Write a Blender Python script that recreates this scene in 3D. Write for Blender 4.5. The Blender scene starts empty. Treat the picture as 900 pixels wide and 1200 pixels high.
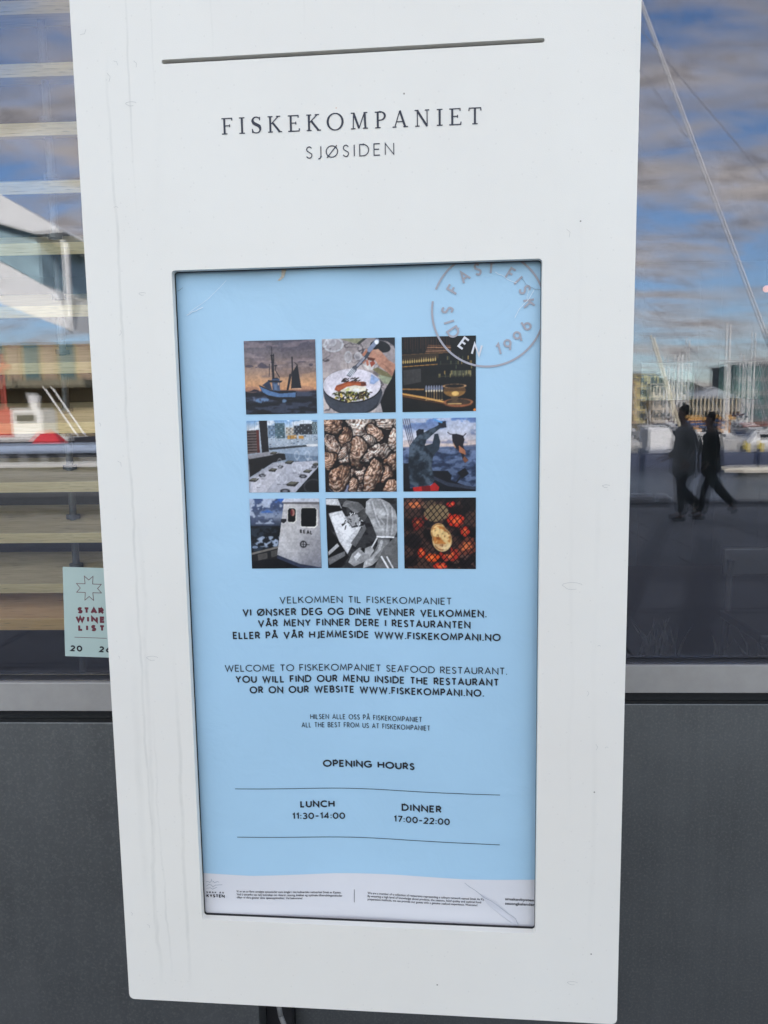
import bpy, bmesh, math, random
import numpy as np
from mathutils import Vector, Matrix
from mathutils.geometry import tessellate_polygon

random.seed(7); RNG = np.random.default_rng(11)
SC = bpy.context.scene
COL = SC.collection
R = math.radians

# ------------------------------------------------------------------ camera
cd = bpy.data.cameras.new('camera'); cam = bpy.data.objects.new('camera', cd); COL.objects.link(cam)
cd.sensor_fit = 'VERTICAL'; cd.sensor_height = 24.0; cd.lens = 24.0 * 900.0 / 1200.0
cd.clip_start = 0.02; cd.clip_end = 6000
rx = Vector((0.99903, 0.04145, -0.01483)); dn = Vector((-0.009654, -0.12229, -0.99245)); fw = Vector((-0.04295, 0.99163, -0.12177))
fw.normalize(); rx = (rx - fw * rx.dot(fw)).normalized(); up = -(dn - fw * dn.dot(fw) - rx * dn.dot(rx)).normalized()
M = Matrix((( rx.x, up.x, -fw.x, 0.0), (rx.y, up.y, -fw.y, -1.2), (rx.z, up.z, -fw.z, 1.62), (0, 0, 0, 1)))
cam.matrix_world = M
SC.camera = cam

# ------------------------------------------------------------------ light
SUN_EL, SUN_AZ = R(24), R(14)            # the sun stands behind the restaurant; azimuth measured from +Y towards +X
w = bpy.data.worlds.new('World'); SC.world = w; w.use_nodes = True
nt = w.node_tree; nt.nodes.clear(); NN = nt.nodes.new; LK = nt.links.new
out = NN('ShaderNodeOutputWorld'); mixs = NN('ShaderNodeMixShader'); b1 = NN('ShaderNodeBackground'); b2 = NN('ShaderNodeBackground')
sky = NN('ShaderNodeTexSky'); sky.sky_type = 'NISHITA'; sky.sun_disc = False; sky.sun_elevation = SUN_EL; sky.sun_rotation = SUN_AZ
sky.air_density = 1.0; sky.dust_density = 0.4; sky.ozone_density = 3.2
b1.inputs[1].default_value = 0.15; b2.inputs[1].default_value = 0.15
LK(sky.outputs[0], b1.inputs[0])
tc = NN('ShaderNodeTexCoord'); sep = NN('ShaderNodeSeparateXYZ'); LK(tc.outputs['Generated'], sep.inputs[0])
def mth(op, a, b=None, c=None, tree=None, clamp=False):
    t = tree or nt; n = t.nodes.new('ShaderNodeMath'); n.operation = op; n.use_clamp = clamp
    for i, v in enumerate((a, b, c)):
        if v is None: continue
        if isinstance(v, (int, float)): n.inputs[i].default_value = v
        else: t.links.new(v, n.inputs[i])
    return n.outputs[0]
zz = mth('ADD', mth('MAXIMUM', sep.outputs[2], 0.0), 0.16)
cx = mth('DIVIDE', sep.outputs[0], zz); cy = mth('DIVIDE', sep.outputs[1], zz)
cmb = NN('ShaderNodeCombineXYZ'); LK(cx, cmb.inputs[0]); LK(cy, cmb.inputs[1])
def noise(tree, vec, scale, detail=6, rough=.55, dist=0.0):
    n = tree.nodes.new('ShaderNodeTexNoise'); n.inputs['Scale'].default_value = scale; n.inputs['Detail'].default_value = detail
    n.inputs['Roughness'].default_value = rough; n.inputs['Distortion'].default_value = dist
    if vec is not None: tree.links.new(vec, n.inputs['Vector'])
    return n.outputs['Fac']
mp = NN('ShaderNodeMapping'); LK(cmb.outputs[0], mp.inputs[0]); mp.inputs['Scale'].default_value = (0.75, 1.7, 1); mp.inputs['Location'].default_value = (1.2, 8.4, 0); mp.inputs['Rotation'].default_value = (0, 0, R(-20))
n1 = noise(nt, mp.outputs[0], 1.25, 9, .60, .45); n2 = noise(nt, mp.outputs[0], 6.5, 7, .66, .8)
cl = mth('ADD', mth('MULTIPLY', n1, .70), mth('MULTIPLY', n2, .30))
def ramp(tree, fac, stops, interp='LINEAR'):
    r = tree.nodes.new('ShaderNodeValToRGB'); r.color_ramp.interpolation = interp
    e = r.color_ramp.elements
    while len(e) < len(stops): e.new(.5)
    for el, (p, c) in zip(e, stops):
        el.position = p; el.color = c if len(c) == 4 else (*c, 1)
    tree.links.new(fac, r.inputs[0]); return r.outputs[0]
cf = ramp(nt, cl, [(.445, (0, 0, 0)), (.50, (.45, .45, .45)), (.57, (.9, .9, .9)), (.66, (1, 1, 1))])
cc = ramp(nt, n2, [(.34, (7.6, 6.5, 5.2)), (.66, (2.9, 2.6, 2.35))])
LK(cc, b2.inputs[0]); LK(cf, mixs.inputs[0]); LK(b1.outputs[0], mixs.inputs[1]); LK(b2.outputs[0], mixs.inputs[2]); LK(mixs.outputs[0], out.inputs[0])

sd = bpy.data.lights.new('sun', 'SUN'); sd.energy = 4.8; sd.angle = R(.5); sd.color = (1, .93, .82)
so = bpy.data.objects.new('sun', sd); COL.objects.link(so)
sv = Vector((math.sin(SUN_AZ) * math.cos(SUN_EL), math.cos(SUN_AZ) * math.cos(SUN_EL), math.sin(SUN_EL)))
so.rotation_euler = sv.to_track_quat('Z', 'Y').to_euler(); so.location = (0, 0, 30)

SC.view_settings.view_transform = 'Standard'; SC.view_settings.look = 'None'; SC.view_settings.gamma = 1
SC.view_settings.use_curve_mapping = False; SC.view_settings.exposure = 1.78
SC.cycles.transparent_max_bounces = 24; SC.cycles.max_bounces = 10

# ------------------------------------------------------------------ helpers
def lin(c):
    return tuple((x / 12.92 if x <= .04045 else ((x + .055) / 1.055) ** 2.4) for x in c)
def s8(*c): return lin([x / 255 for x in c])
MATS = {}
def mat(name, col, rough=.6, metal=0.0, var=.12, scale=8.0, bump=.0, bscale=60.0, coat=0.0, spec=.5, col2=None, stretch=(1, 1, 1), emit=None):
    """plain surface: base colour broken up by noise, optional fine bump"""
    if name in MATS: return MATS[name]
    m = bpy.data.materials.new(name); m.use_nodes = True; t = m.node_tree; b = t.nodes['Principled BSDF']
    tc = t.nodes.new('ShaderNodeTexCoord'); mp = t.nodes.new('ShaderNodeMapping'); mp.inputs['Scale'].default_value = stretch
    t.links.new(tc.outputs['Object'], mp.inputs[0])
    f = noise(t, mp.outputs[0], scale, 6, .6)
    lo = tuple(max(0, c * (1 - var)) for c in col); hi = tuple(min(1, c * (1 + var)) for c in (col2 or col))
    c = ramp(t, f, [(.3, lo), (.7, hi)]); t.links.new(c, b.inputs['Base Color'])
    b.inputs['Roughness'].default_value = rough; b.inputs['Metallic'].default_value = metal
    b.inputs['Specular IOR Level'].default_value = spec
    if coat: b.inputs['Coat Weight'].default_value = coat; b.inputs['Coat Roughness'].default_value = .05
    if emit: b.inputs['Emission Color'].default_value = (*col, 1); b.inputs['Emission Strength'].default_value = emit
    if bump:
        bp = t.nodes.new('ShaderNodeBump'); bp.inputs['Strength'].default_value = bump; bp.inputs['Distance'].default_value = .002
        t.links.new(noise(t, mp.outputs[0], bscale, 4, .6), bp.inputs['Height']); t.links.new(bp.outputs[0], b.inputs['Normal'])
    MATS[name] = m; return m
def tag(o, label=None, cat=None, group=None, kind=None):
    if label: o['label'] = label
    if cat: o['category'] = cat
    if group: o['group'] = group
    if kind: o['kind'] = kind
    return o
def empty(name, loc=(0, 0, 0), rz=0.0):
    o = bpy.data.objects.new(name, None); COL.objects.link(o); o.location = loc; o.rotation_euler = (0, 0, rz); o.empty_display_size = .1
    return o
def link(name, me, m=None, parent=None, loc=None):
    o = bpy.data.objects.new(name, me); COL.objects.link(o)
    if m is not None and not me.materials: me.materials.append(m)
    if parent is not None: o.parent = parent
    if loc is not None: o.location = loc
    return o
class MB:
    """collects shapes into one mesh"""
    def __init__(s): s.v = []; s.f = []
    def add(s, v, f):
        n = len(s.v); s.v += [tuple(p) for p in v]; s.f += [tuple(i + n for i in q) for q in f]; return s
    def box(s, a, b, rz=0.0, c=None):
        x0, y0, z0 = a; x1, y1, z1 = b
        v = [(x, y, z) for z in (z0, z1) for x, y in ((x0, y0), (x1, y0), (x1, y1), (x0, y1))]
        if rz:
            ox, oy = c or ((x0 + x1) / 2, (y0 + y1) / 2); cs, sn = math.cos(rz), math.sin(rz)
            v = [(ox + (x - ox) * cs - (y - oy) * sn, oy + (x - ox) * sn + (y - oy) * cs, z) for x, y, z in v]
        return s.add(v, [(0, 3, 2, 1), (4, 5, 6, 7), (0, 1, 5, 4), (1, 2, 6, 5), (2, 3, 7, 6), (3, 0, 4, 7)])
    def tube(s, a, b, r, r2=None, n=10):
        a, b = Vector(a), Vector(b); d = (b - a).normalized(); r2 = r if r2 is None else r2
        u = d.orthogonal().normalized(); w_ = d.cross(u); v = []
        for p, q in ((a, r), (b, r2)):
            for i in range(n):
                t = 2 * math.pi * i / n; v.append(p + (u * math.cos(t) + w_ * math.sin(t)) * q)
        f = [(i, (i + 1) % n, n + (i + 1) % n, n + i) for i in range(n)] + [tuple(range(n))[::-1], tuple(range(n, 2 * n))]
        return s.add(v, f)
    def prism(s, pts, y0, y1):
        """outline in x-z, extruded along y"""
        n = len(pts); v = [(x, y0, z) for x, z in pts] + [(x, y1, z) for x, z in pts]
        f = [tuple(range(n)), tuple(range(2 * n - 1, n - 1, -1))] + [(i, n + i, n + (i + 1) % n, (i + 1) % n) for i in range(n)]
        return s.add(v, f)
    def mesh(s, name='mesh'):
        me = bpy.data.meshes.new(name); me.from_pydata(s.v, [], s.f); me.update()
        b = bmesh.new(); b.from_mesh(me); bmesh.ops.recalc_face_normals(b, faces=b.faces); b.to_mesh(me); b.free(); return me
    def build(s, name, m, parent=None, bevel=0.0, smooth=False, seg=2, loc=None):
        me = s.mesh(name); o = link(name, me, m, parent, loc)
        if smooth: me.polygons.foreach_set('use_smooth', [True] * len(me.polygons))
        if bevel:
            bv = o.modifiers.new('bevel', 'BEVEL'); bv.width = bevel; bv.segments = seg; bv.limit_method = 'ANGLE'; bv.angle_limit = R(35)
        return o
def dup(o, parent=None):
    c = o.copy(); COL.objects.link(c)
    if parent is not None: c.parent = parent
    for ch in list(o.children): dup(ch, c)
    return c

# ------------------------------------------------------------------ letters drawn as strokes
def arc(cx, cy, rx, ry, a0, a1, n=None):
    n = n or max(4, int(abs(a1 - a0) / 12)); return [(cx + rx * math.cos(R(a0 + (a1 - a0) * i / n)), cy + ry * math.sin(R(a0 + (a1 - a0) * i / n))) for i in range(n + 1)]
def S_(w): r = w * .5; return [(w * .93, .86)] + arc(w * .5, .74, w * .42, .26, 55, 180, 8) + arc(w * .52, .74, w * .44, .0, 180, 180, 1)[:0] + [(w * .16, .62), (w * .5, .51), (w * .86, .38)] + arc(w * .5, .25, w * .45, .25, 15, -90, 8) + [(w * .22, .045), (0.02, .16)]
G = {
 'A': (.76, [[(0, 0), (.38, 1), (.76, 0)], [(.14, .32), (.62, .32)]]),
 'B': (.56, [[(0, 0), (0, 1), (.28, 1)] + arc(.28, .76, .22, .24, 90, -90, 8) + [(.0, .52)], [(.28, .52)] + arc(.29, .26, .27, .26, 90, -90, 8) + [(0, 0)]]),
 'C': (.8, [arc(.5, .5, .5, .5, 48, 312, 22)]),
 'D': (.76, [[(0, 0), (0, 1), (.27, 1)] + arc(.27, .5, .49, .5, 90, -90, 14) + [(0, 0)]]),
 'E': (.5, [[(.5, 1), (0, 1), (0, 0), (.5, 0)], [(0, .52), (.44, .52)]]),
 'F': (.48, [[(.48, 1), (0, 1), (0, 0)], [(0, .51), (.42, .51)]]),
 'G': (.86, [arc(.5, .5, .5, .5, 48, 312, 22) + [(.86, .15), (.86, .45), (.52, .45)]]),
 'H': (.7, [[(0, 0), (0, 1)], [(.7, 0), (.7, 1)], [(0, .52), (.7, .52)]]),
 'I': (.02, [[(.01, 0), (.01, 1)]]),
 'J': (.3, [[(.3, 1), (.3, .12)] + arc(.1, .12, .2, .22, 0, -100, 6)]),
 'K': (.62, [[(0, 0), (0, 1)], [(.58, 1), (.02, .46)], [(.2, .63), (.64, 0)]]),
 'L': (.45, [[(0, 1), (0, 0), (.45, 0)]]),
 'M': (.86, [[(0, 0), (.1, 1), (.43, .2), (.76, 1), (.86, 0)]]),
 'N': (.72, [[(0, 0), (0, 1), (.72, 0), (.72, 1)]]),
 'O': (.98, [arc(.49, .5, .49, .5, 90, 450, 28)]),
 'P': (.52, [[(0, 0), (0, 1), (.26, 1)] + arc(.26, .73, .26, .27, 90, -90, 8) + [(0, .46)]]),
 'Q': (.98, [arc(.49, .5, .49, .5, 90, 450, 28), [(.6, .25), (.95, -.05)]]),
 'R': (.55, [[(0, 0), (0, 1), (.26, 1)] + arc(.26, .74, .25, .26, 90, -90, 8) + [(0, .48)], [(.24, .48), (.56, 0)]]),
 'S': (.5, [S_(.5)]),
 'T': (.58, [[(0, 1), (.58, 1)], [(.29, 1), (.29, 0)]]),
 'U': (.66, [[(0, 1), (0, .33)] + arc(.33, .33, .33, .33, 180, 360, 12) + [(.66, 1)]]),
 'V': (.74, [[(0, 1), (.37, 0), (.74, 1)]]),
 'W': (1.14, [[(0, 1), (.29, 0), (.57, .9), (.85, 0), (1.14, 1)]]),
 'X': (.66, [[(0, 1), (.66, 0)], [(.66, 1), (0, 0)]]),
 'Y': (.68, [[(0, 1), (.34, .46), (.68, 1)], [(.34, .46), (.34, 0)]]),
 'Z': (.6, [[(0, 1), (.6, 1), (0, 0), (.6, 0)]]),
 'Ø': (.98, [arc(.49, .5, .49, .5, 90, 450, 28), [(.06, -.04), (.92, 1.04)]]),
 'Å': (.76, [[(0, 0), (.38, 1), (.76, 0)], [(.14, .32), (.62, .32)], arc(.38, 1.2, .1, .1, 90, 450, 10)]),
 '.': (.05, [[(.025, -.06), (.025, .09)]]), ':': (.05, [[(.025, .02), (.025, .17)], [(.025, .53), (.025, .68)]]),
 '–': (.42, [[(0, .44), (.42, .44)]]), ' ': (.3, []),
 '0': (.66, [arc(.33, .5, .33, .5, 90, 450, 24)]),
 '1': (.26, [[(0, .8), (.22, 1), (.22, 0)]]),
 '2': (.56, [arc(.28, .72, .27, .28, 160, -25, 10) + [(0, 0), (.57, 0)]]),
 '3': (.54, [arc(.25, .75, .23, .25, 150, -80, 10) + [(.2, .52)], [(.2, .52)] + arc(.25, .26, .28, .27, 80, -155, 12)]),
 '4': (.62, [[(.46, 0), (.46, 1), (0, .27), (.62, .27)]]),
 '5': (.54, [[(.5, 1), (.12, 1), (.06, .56)] + arc(.26, .32, .28, .32, 115, -150, 12)]),
 '6': (.6, [arc(.3, .31, .3, .31, 90, 450, 18), [(.42, 1), (.04, .42)]]),
 '7': (.56, [[(0, 1), (.56, 1), (.16, 0)]]),
 '9': (.6, [arc(.3, .69, .3, .31, 90, 450, 18), [(.18, 0), (.56, .58)]]),
}
def ribbon(pts, wd, mod=None):
    """polyline -> list of left/right point pairs (mitred); mod = thin width for contrast strokes"""
    P = [Vector(p) for p in pts]; closed = (P[0] - P[-1]).length < 1e-6 and len(P) > 3
    out = []; n = len(P)
    for i, p in enumerate(P):
        if closed: a = P[i - 1] if i > 0 else P[-2]; b = P[i + 1] if i < n - 1 else P[1]
        else: a = P[i - 1] if i > 0 else None; b = P[i + 1] if i < n - 1 else None
        d1 = (p - a).normalized() if a is not None else None; d2 = (b - p).normalized() if b is not None else None
        d1 = d1 or d2; d2 = d2 or d1
        t = d1 + d2; t = t.normalized() if t.length > 1e-6 else d1
        k = max(.42, abs(t.dot(d1))); ww = wd
        if mod is not None: ww = mod + (wd - mod) * min(1, abs(t.y)) ** 1.5
        nrm = Vector((-t.y, t.x)) * (ww / 2 / k); out.append((p + nrm, p - nrm))
    return out
def text_runs(text, x0, x1, z, cap, wd):
    """strokes of a line of capitals set between x0 and x1; returns ribbons in sheet coordinates"""
    ws = [G[c][0] * cap for c in text]; n = max(1, len(text) - 1); want = .13 * cap + wd; room = x1 - x0 - wd
    kx = min(1.0, (room - want * n) / sum(ws)) if room - sum(ws) < want * n else 1.0
    kx = max(kx, .62); tr = (room - sum(ws) * kx) / n; x = x0 + wd / 2; res = []
    for c, g in zip(text, ws):
        for st in G[c][1]:
            res.append(ribbon([(x + px * cap * kx, z + wd / 2 + py * (cap - wd)) for px, py in st], wd))
        x += g * kx + tr
    return res
def ribbons_mesh(name, ribs, place, m, parent, off=.0003, sub=None):
    v = []; f = []
    for k, rb in enumerate(ribs):
        n0 = len(v)
        for a, b in rb:
            v.append(place(a[0], a[1], off + (k % 7) * 6e-6)); v.append(place(b[0], b[1], off + (k % 7) * 6e-6))
        for i in range(len(rb) - 1): f.append((n0 + 2 * i, n0 + 2 * i + 1, n0 + 2 * i + 3, n0 + 2 * i + 2))
    me = bpy.data.meshes.new(name); me.from_pydata(v, [], f); me.update(); return link(name, me, m, parent)

# ================================================================== SIGN
SX, SY, SZ, SYAW = -.0733, -.2593, 1.5048, R(-2.5743)
sign = empty('restaurant_sign', (SX, SY, 0), SYAW)
tag(sign, 'tall white metal board with a long slot and the restaurant name above its framed window', 'sign')

def rrect(x0, z0, x1, z1, r, n=6):
    p = []
    for cx, cz, a in ((x1 - r, z1 - r, 0), (x0 + r, z1 - r, 90), (x0 + r, z0 + r, 180), (x1 - r, z0 + r, 270)):
        p += arc(cx, cz, r, r, a, a + 90, n)
    return p
def plate(outer, holes, y0, y1):
    loops = [outer] + holes; flat = [p for l in loops for p in l]
    tris = tessellate_polygon([[Vector((x, z, 0)) for x, z in l] for l in loops])
    n = len(flat); v = [(x, y0, z) for x, z in flat] + [(x, y1, z) for x, z in flat]
    f = [tuple(t) for t in tris] + [tuple(i + n for i in t)[::-1] for t in tris]; b = 0
    for l in loops:
        k = len(l)
        f += [(b + i, b + (i + 1) % k, n + b + (i + 1) % k, n + b + i) for i in range(k)]; b += k
    mb = MB(); mb.add(v, f); return mb
OL, OR_, OB, OT = -.2222, .2222, -.5532, .2965
def white_metal():
    m = bpy.data.materials.new('white powder coated metal, streaked'); m.use_nodes = True; t = m.node_tree; b = t.nodes['Principled BSDF']
    tc = t.nodes.new('ShaderNodeTexCoord'); sp = t.nodes.new('ShaderNodeSeparateXYZ'); t.links.new(tc.outputs['Object'], sp.inputs[0])
    X, Z = sp.outputs[0], sp.outputs[2]
    big = noise(t, tc.outputs['Object'], 3.0, 5, .6)
    base = ramp(t, big, [(.3, (.75, .728, .668)), (.7, (.785, .768, .708))])
    def mt(*a, **k): return mth(*a, tree=t, **k)
    tot = None
    # dried rain runs: x, wander, half width, top z, bottom z, strength (z measured from the ground)
    runs = [(-.288, .010, .0022, .90, 2.06, .5), (-.281, .016, .0035, .84, 1.5, .30), (-.262, .006, .0016, 1.86, 2.2, .35), (-.243, .010, .0030, .84, 1.33, .45),
            (-.232, .005, .0013, 1.98, 2.2, .3), (-.30, .012, .006, .95, 1.40, .18), (-.272, .02, .0018, .85, 1.25, .35), (-.05, .006, .0016, 2.04, 2.2, .3), (.03, .006, .0014, 2.05, 2.2, .22),
            (.29, .008, .004, .9, 1.6, .10), (-.16, .006, .0014, 2.03, 2.2, .28), (.262, .012, .003, 1.1, 1.9, .08)]
    for i, (x, wd, hw, z0, z1, s) in enumerate(runs):
        cm = t.nodes.new('ShaderNodeCombineXYZ'); cm.inputs[0].default_value = i * 7.3; t.links.new(Z, cm.inputs[2])
        wn = noise(t, cm.outputs[0], 3.2, 5, .62)
        d = mt('ABSOLUTE', mt('SUBTRACT', mt('SUBTRACT', X, x), mt('MULTIPLY', mt('SUBTRACT', wn, .5), wd * 3)))
        k = mt('SUBTRACT', 1.0, mt('DIVIDE', d, hw), clamp=True)
        k = mt('POWER', k, .6)
        wn2 = mt('MULTIPLY', mt('SUBTRACT', noise(t, cm.outputs[0], 9, 4, .7), .3, clamp=True), 2.4)
        k = mt('MULTIPLY', k, mt('MULTIPLY', wn2, .85 * s))
        k = mt('MULTIPLY', k, mt('MULTIPLY', mt('DIVIDE', mt('SUBTRACT', Z, z0), .08, clamp=True), mt('DIVIDE', mt('SUBTRACT', z1, Z), .12, clamp=True)))
        tot = k if tot is None else mt('MAXIMUM', tot, k)
    mix = t.nodes.new('ShaderNodeMix'); mix.data_type = 'RGBA'; t.links.new(tot, mix.inputs[0]); t.links.new(base, mix.inputs[6]); mix.inputs[7].default_value = (.40, .40, .36, 1)
    # fly specks and grit
    vo = t.nodes.new('ShaderNodeTexVoronoi'); vo.inputs['Scale'].default_value = 30; t.links.new(tc.outputs['Object'], vo.inputs[0])
    vs = t.nodes.new('ShaderNodeSeparateColor'); t.links.new(vo.outputs['Color'], vs.inputs[0])
    dot = mt('MULTIPLY', mt('LESS_THAN', vo.outputs['Distance'], .032), mt('GREATER_THAN', vs.outputs[0], .80))
    vo2 = t.nodes.new('ShaderNodeTexVoronoi'); vo2.inputs['Scale'].default_value = 110; t.links.new(tc.outputs['Object'], vo2.inputs[0])
    vs2 = t.nodes.new('ShaderNodeSeparateColor'); t.links.new(vo2.outputs['Color'], vs2.inputs[0])
    dot2 = mt('MULTIPLY', mt('MULTIPLY', mt('LESS_THAN', vo2.outputs['Distance'], .12), mt('GREATER_THAN', vs2.outputs[1], .8)), .07)
    mix2 = t.nodes.new('ShaderNodeMix'); mix2.data_type = 'RGBA'; t.links.new(mt('MAXIMUM', mt('MULTIPLY', dot, .8), dot2), mix2.inputs[0]); t.links.new(mix.outputs[2], mix2.inputs[6]); mix2.inputs[7].default_value = (.16, .14, .12, 1)
    t.links.new(mix2.outputs[2], b.inputs['Base Color']); b.inputs['Roughness'].default_value = .42; b.inputs['Specular IOR Level'].default_value = .35
    bp = t.nodes.new('ShaderNodeBump'); bp.inputs['Strength'].default_value = .25; bp.inputs['Distance'].default_value = .0006
    t.links.new(noise(t, tc.outputs['Object'], 900, 2, .5), bp.inputs['Height']); t.links.new(bp.outputs[0], b.inputs['Normal'])
    return m
M_white = white_metal()
BL, BR, BB, BT = -.3306, .3281, -.6764, .83
# the front panel's origin is the sign's base so the streaks sit in ground heights
hole = [(x, z + SZ) for x, z in rrect(OL, OB, OR_, OT, .0042)][::-1]
slot = [(x, z + SZ) for x, z in rrect(-.2222, .5325, .2222, .5372, .0023)][::-1]
outer = [(x, z + SZ) for x, z in rrect(BL, BB, BR, BT, .0075)]
plate(outer, [hole, slot], 0, .010).build('front_panel', M_white, sign, bevel=.0011, seg=3)
M_wside = mat('white painted sheet metal', (.75, .74, .69), .45, var=.03)
mb = MB(); zb, zt = BB + SZ, BT + SZ
mb.box((BL + .0015, .0103, zb + .0015), (BL + .004, .115, zt - .0015)); mb.box((BR - .004, .0103, zb + .0015), (BR - .0015, .115, zt - .0015))
mb.box((BL + .0042, .0103, zb + .0015), (BR - .0042, .115, zb + .004)); mb.box((BL + .0042, .0103, zt - .004), (BR - .0042, .115, zt - .0015))
mb.build('side_casing', M_wside, sign)
M_blackstrip = mat('matte black strip', (.012, .012, .013), .8)
plate([(x, z + SZ) for x, z in rrect(OL - .004, OB - .004, OR_ + .004, OT + .004, .004)], [[(x, z + SZ) for x, z in rrect(OL + .0002, OB + .0002, OR_ - .0002, OT - .0006, .0035)][::-1]], .0104, .0138).build('shadow_ring', M_blackstrip, sign)  # black ring behind the panel stands for the shadow line round the opening
M_dark = mat('dark painted steel', (.035, .037, .04), .5, var=.2, scale=20)
MB().box((BL + .005, .112, zb + .005), (BR - .005, .1145, zt - .005)).build('back_plate', M_dark, sign)
MB().box((-.235, .0152, .515 + SZ), (.235, .03, .555 + SZ)).build('slot_backing', mat('slot grey felt', (.16, .17, .18), .9, var=.1), sign)
for zz_ in (.95, 2.1):
    MB().box((-.19, .116, zz_), (-.10, .345, zz_ + .05)).build('wall_bracket', M_dark, sign, bevel=.002)

# name: serif capitals, each cut letter its own piece
def serif(pt):  # small bracket foot centred on pt
    x, y, hw, th = pt; return ([(x - hw, y), (x + hw, y)], th, None)
T, H = .13, .064     # thick and hairline widths in units of cap height
def sf(x, y, hw=.13): return ([(x - hw, y + (H / 2 if y < .5 else -H / 2)), (x + hw, y + (H / 2 if y < .5 else -H / 2))], H, None)
def st(*p, w=T): return (list(p), w, None)
SER = {
 'F': (.60, [st((.14, 0), (.14, 1)), sf(.14, 0, .16), sf(.10, 1, .12), st((.1, 1 - H / 2), (.58, 1 - H / 2), w=H), st((.575, 1), (.575, .83), w=H), st((.14, .52), (.44, .52), w=H), st((.44, .60), (.44, .43), w=H)]),
 'I': (.32, [st((.16, 0), (.16, 1)), sf(.16, 0, .16), sf(.16, 1, .16)]),
 'S': (.54, [([(.47, .84)] + arc(.27, .77, .21, .21, 40, 190, 8) + [(.12, .62), (.28, .52), (.44, .42)] + arc(.27, .24, .225, .225, 30, -90, 8) + [(.12, .05), (.05, .17)], H * 1.05, 'S'), st((.47, .98), (.47, .77), w=H), st((.04, .27), (.05, .02), w=H)]),
 'K': (.78, [st((.14, 0), (.14, 1)), sf(.14, 0, .14), sf(.14, 1, .14), st((.62, .98), (.17, .50), w=H), st((.27, .60), (.68, .02)), sf(.60, 1, .12), sf(.70, 0, .11)]),
 'E': (.64, [st((.14, 0), (.14, 1)), sf(.10, 1, .12), sf(.10, 0, .12), st((.1, 1 - H / 2), (.57, 1 - H / 2), w=H), st((.57, 1), (.57, .83), w=H), st((.14, .52), (.43, .52), w=H), st((.43, .60), (.43, .43), w=H), st((.1, H / 2), (.60, H / 2), w=H), st((.60, 0), (.625, .19), w=H)]),
 'O': (.90, [(arc(.45, .5, .42, .5, 90, 450, 30), T * 1.05, 'O')]),
 'M': (1.02, [st((.17, 0), (.20, 1), w=H), st((.20, .98), (.50, .04)), st((.50, .04), (.82, 1), w=H), st((.82, 1), (.86, 0)), sf(.17, 0, .13), sf(.86, 0, .14), sf(.15, 1, .10), sf(.88, 1, .10)]),
 'P': (.58, [st((.14, 0), (.14, 1)), sf(.14, 0, .15), sf(.10, 1, .12), ([(.12, 1 - H / 2), (.28, 1 - H / 2)] + arc(.28, .73, .26, .25, 90, -90, 10) + [(.18, .48)], T, 'O')]),
 'A': (.82, [st((.40, 1), (.11, 0), w=H), st((.40, 1), (.70, 0)), sf(.10, 0, .11), sf(.72, 0, .13), st((.20, .34), (.58, .34), w=H)]),
 'N': (.84, [st((.16, 0), (.16, 1), w=H), st((.14, .98), (.70, .0)), st((.70, 0), (.70, 1), w=H), sf(.16, 0, .12), sf(.12, 1, .11), sf(.70, 1, .12)]),
 'T': (.70, [st((.35, 0), (.35, 1)), sf(.35, 0, .15), st((.04, 1 - H / 2), (.66, 1 - H / 2), w=H), st((.04, 1), (.015, .80), w=H), st((.66, 1), (.685, .80), w=H)]),
}
M_ink = mat('navy sign ink', s8(28, 34, 52), .5, var=.05)
M_black = mat('black print ink', s8(26, 27, 32), .55, var=.05)
place_sign = lambda x, z, o: (x, -.0004 - o, z + SZ)
name = 'FISKEKOMPANIET'; cap = .0184
SXK = 1.13; ws = [SER[c][0] * cap * SXK for c in name]; tr = (.1515 + .1525 - sum(ws)) / (len(name) - 1); x = -.1525
for i, c in enumerate(name):
    ribs = []
    for pts, wd, mode in SER[c][1]:
        P = [(x + px * cap * SXK, .4503 - .0021 * (x + .1525) / .304 + py * cap) for px, py in pts]
        if mode == 'S':
            rb = ribbon(P, H * cap); n = len(rb); nb = []
            for k, (a, b) in enumerate(rb):
                t = k / (n - 1); wk = 1 + 2.0 * math.exp(-((t - .5) / .2) ** 2); mdd = (a + b) / 2; nb.append((mdd + (a - mdd) * wk, mdd + (b - mdd) * wk))
            ribs.append(nb)
        elif mode == 'O': ribs.append(ribbon(P, wd * cap, mod=H * cap))
        else: ribs.append(ribbon(P, wd * cap))
    ribbons_mesh('letter', ribs, place_sign, M_ink, sign, off=.0001)
    x += ws[i] + tr
ribbons_mesh('subtitle_lettering', text_runs('SJØSIDEN', -.0532, .0510, .4188, .0138, .00115), place_sign, M_ink, sign, off=.0001)
# scratches and nicks in the paint
M_scr = mat('scratched paint grey', (.42, .42, .40), .7, var=.1)
scr = []
for cx_, cz_, rr in ((.262, -.092, .011), (-.272, -.19, .007), (-.26, .27, .004), (.30, .03, .004), (-.262, .49, .006), (.27, -.62, .006)):
    p = [(cx_ + rr * math.cos(a) * (1 + .2 * math.sin(3 * a)), cz_ + rr * .4 * math.sin(a)) for a in np.linspace(.3, 5.2, 12)]
    scr.append(ribbon(p, .00035))
for k in range(16):
    cx_, cz_ = random.choice((random.uniform(-.325, -.235), random.uniform(.235, .32))), random.uniform(-.66, .6)
    a = random.uniform(0, 3); l = random.uniform(.002, .006)
    scr.append(ribbon([(cx_, cz_), (cx_ + l * math.cos(a), cz_ + l * math.sin(a)), (cx_ + 1.7 * l * math.cos(a + .5), cz_ + 1.7 * l * math.sin(a + .5))], .0003))
ribbons_mesh('paint_scratches', scr, place_sign, M_scr, sign, off=.0001)['kind'] = 'stuff'
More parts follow.
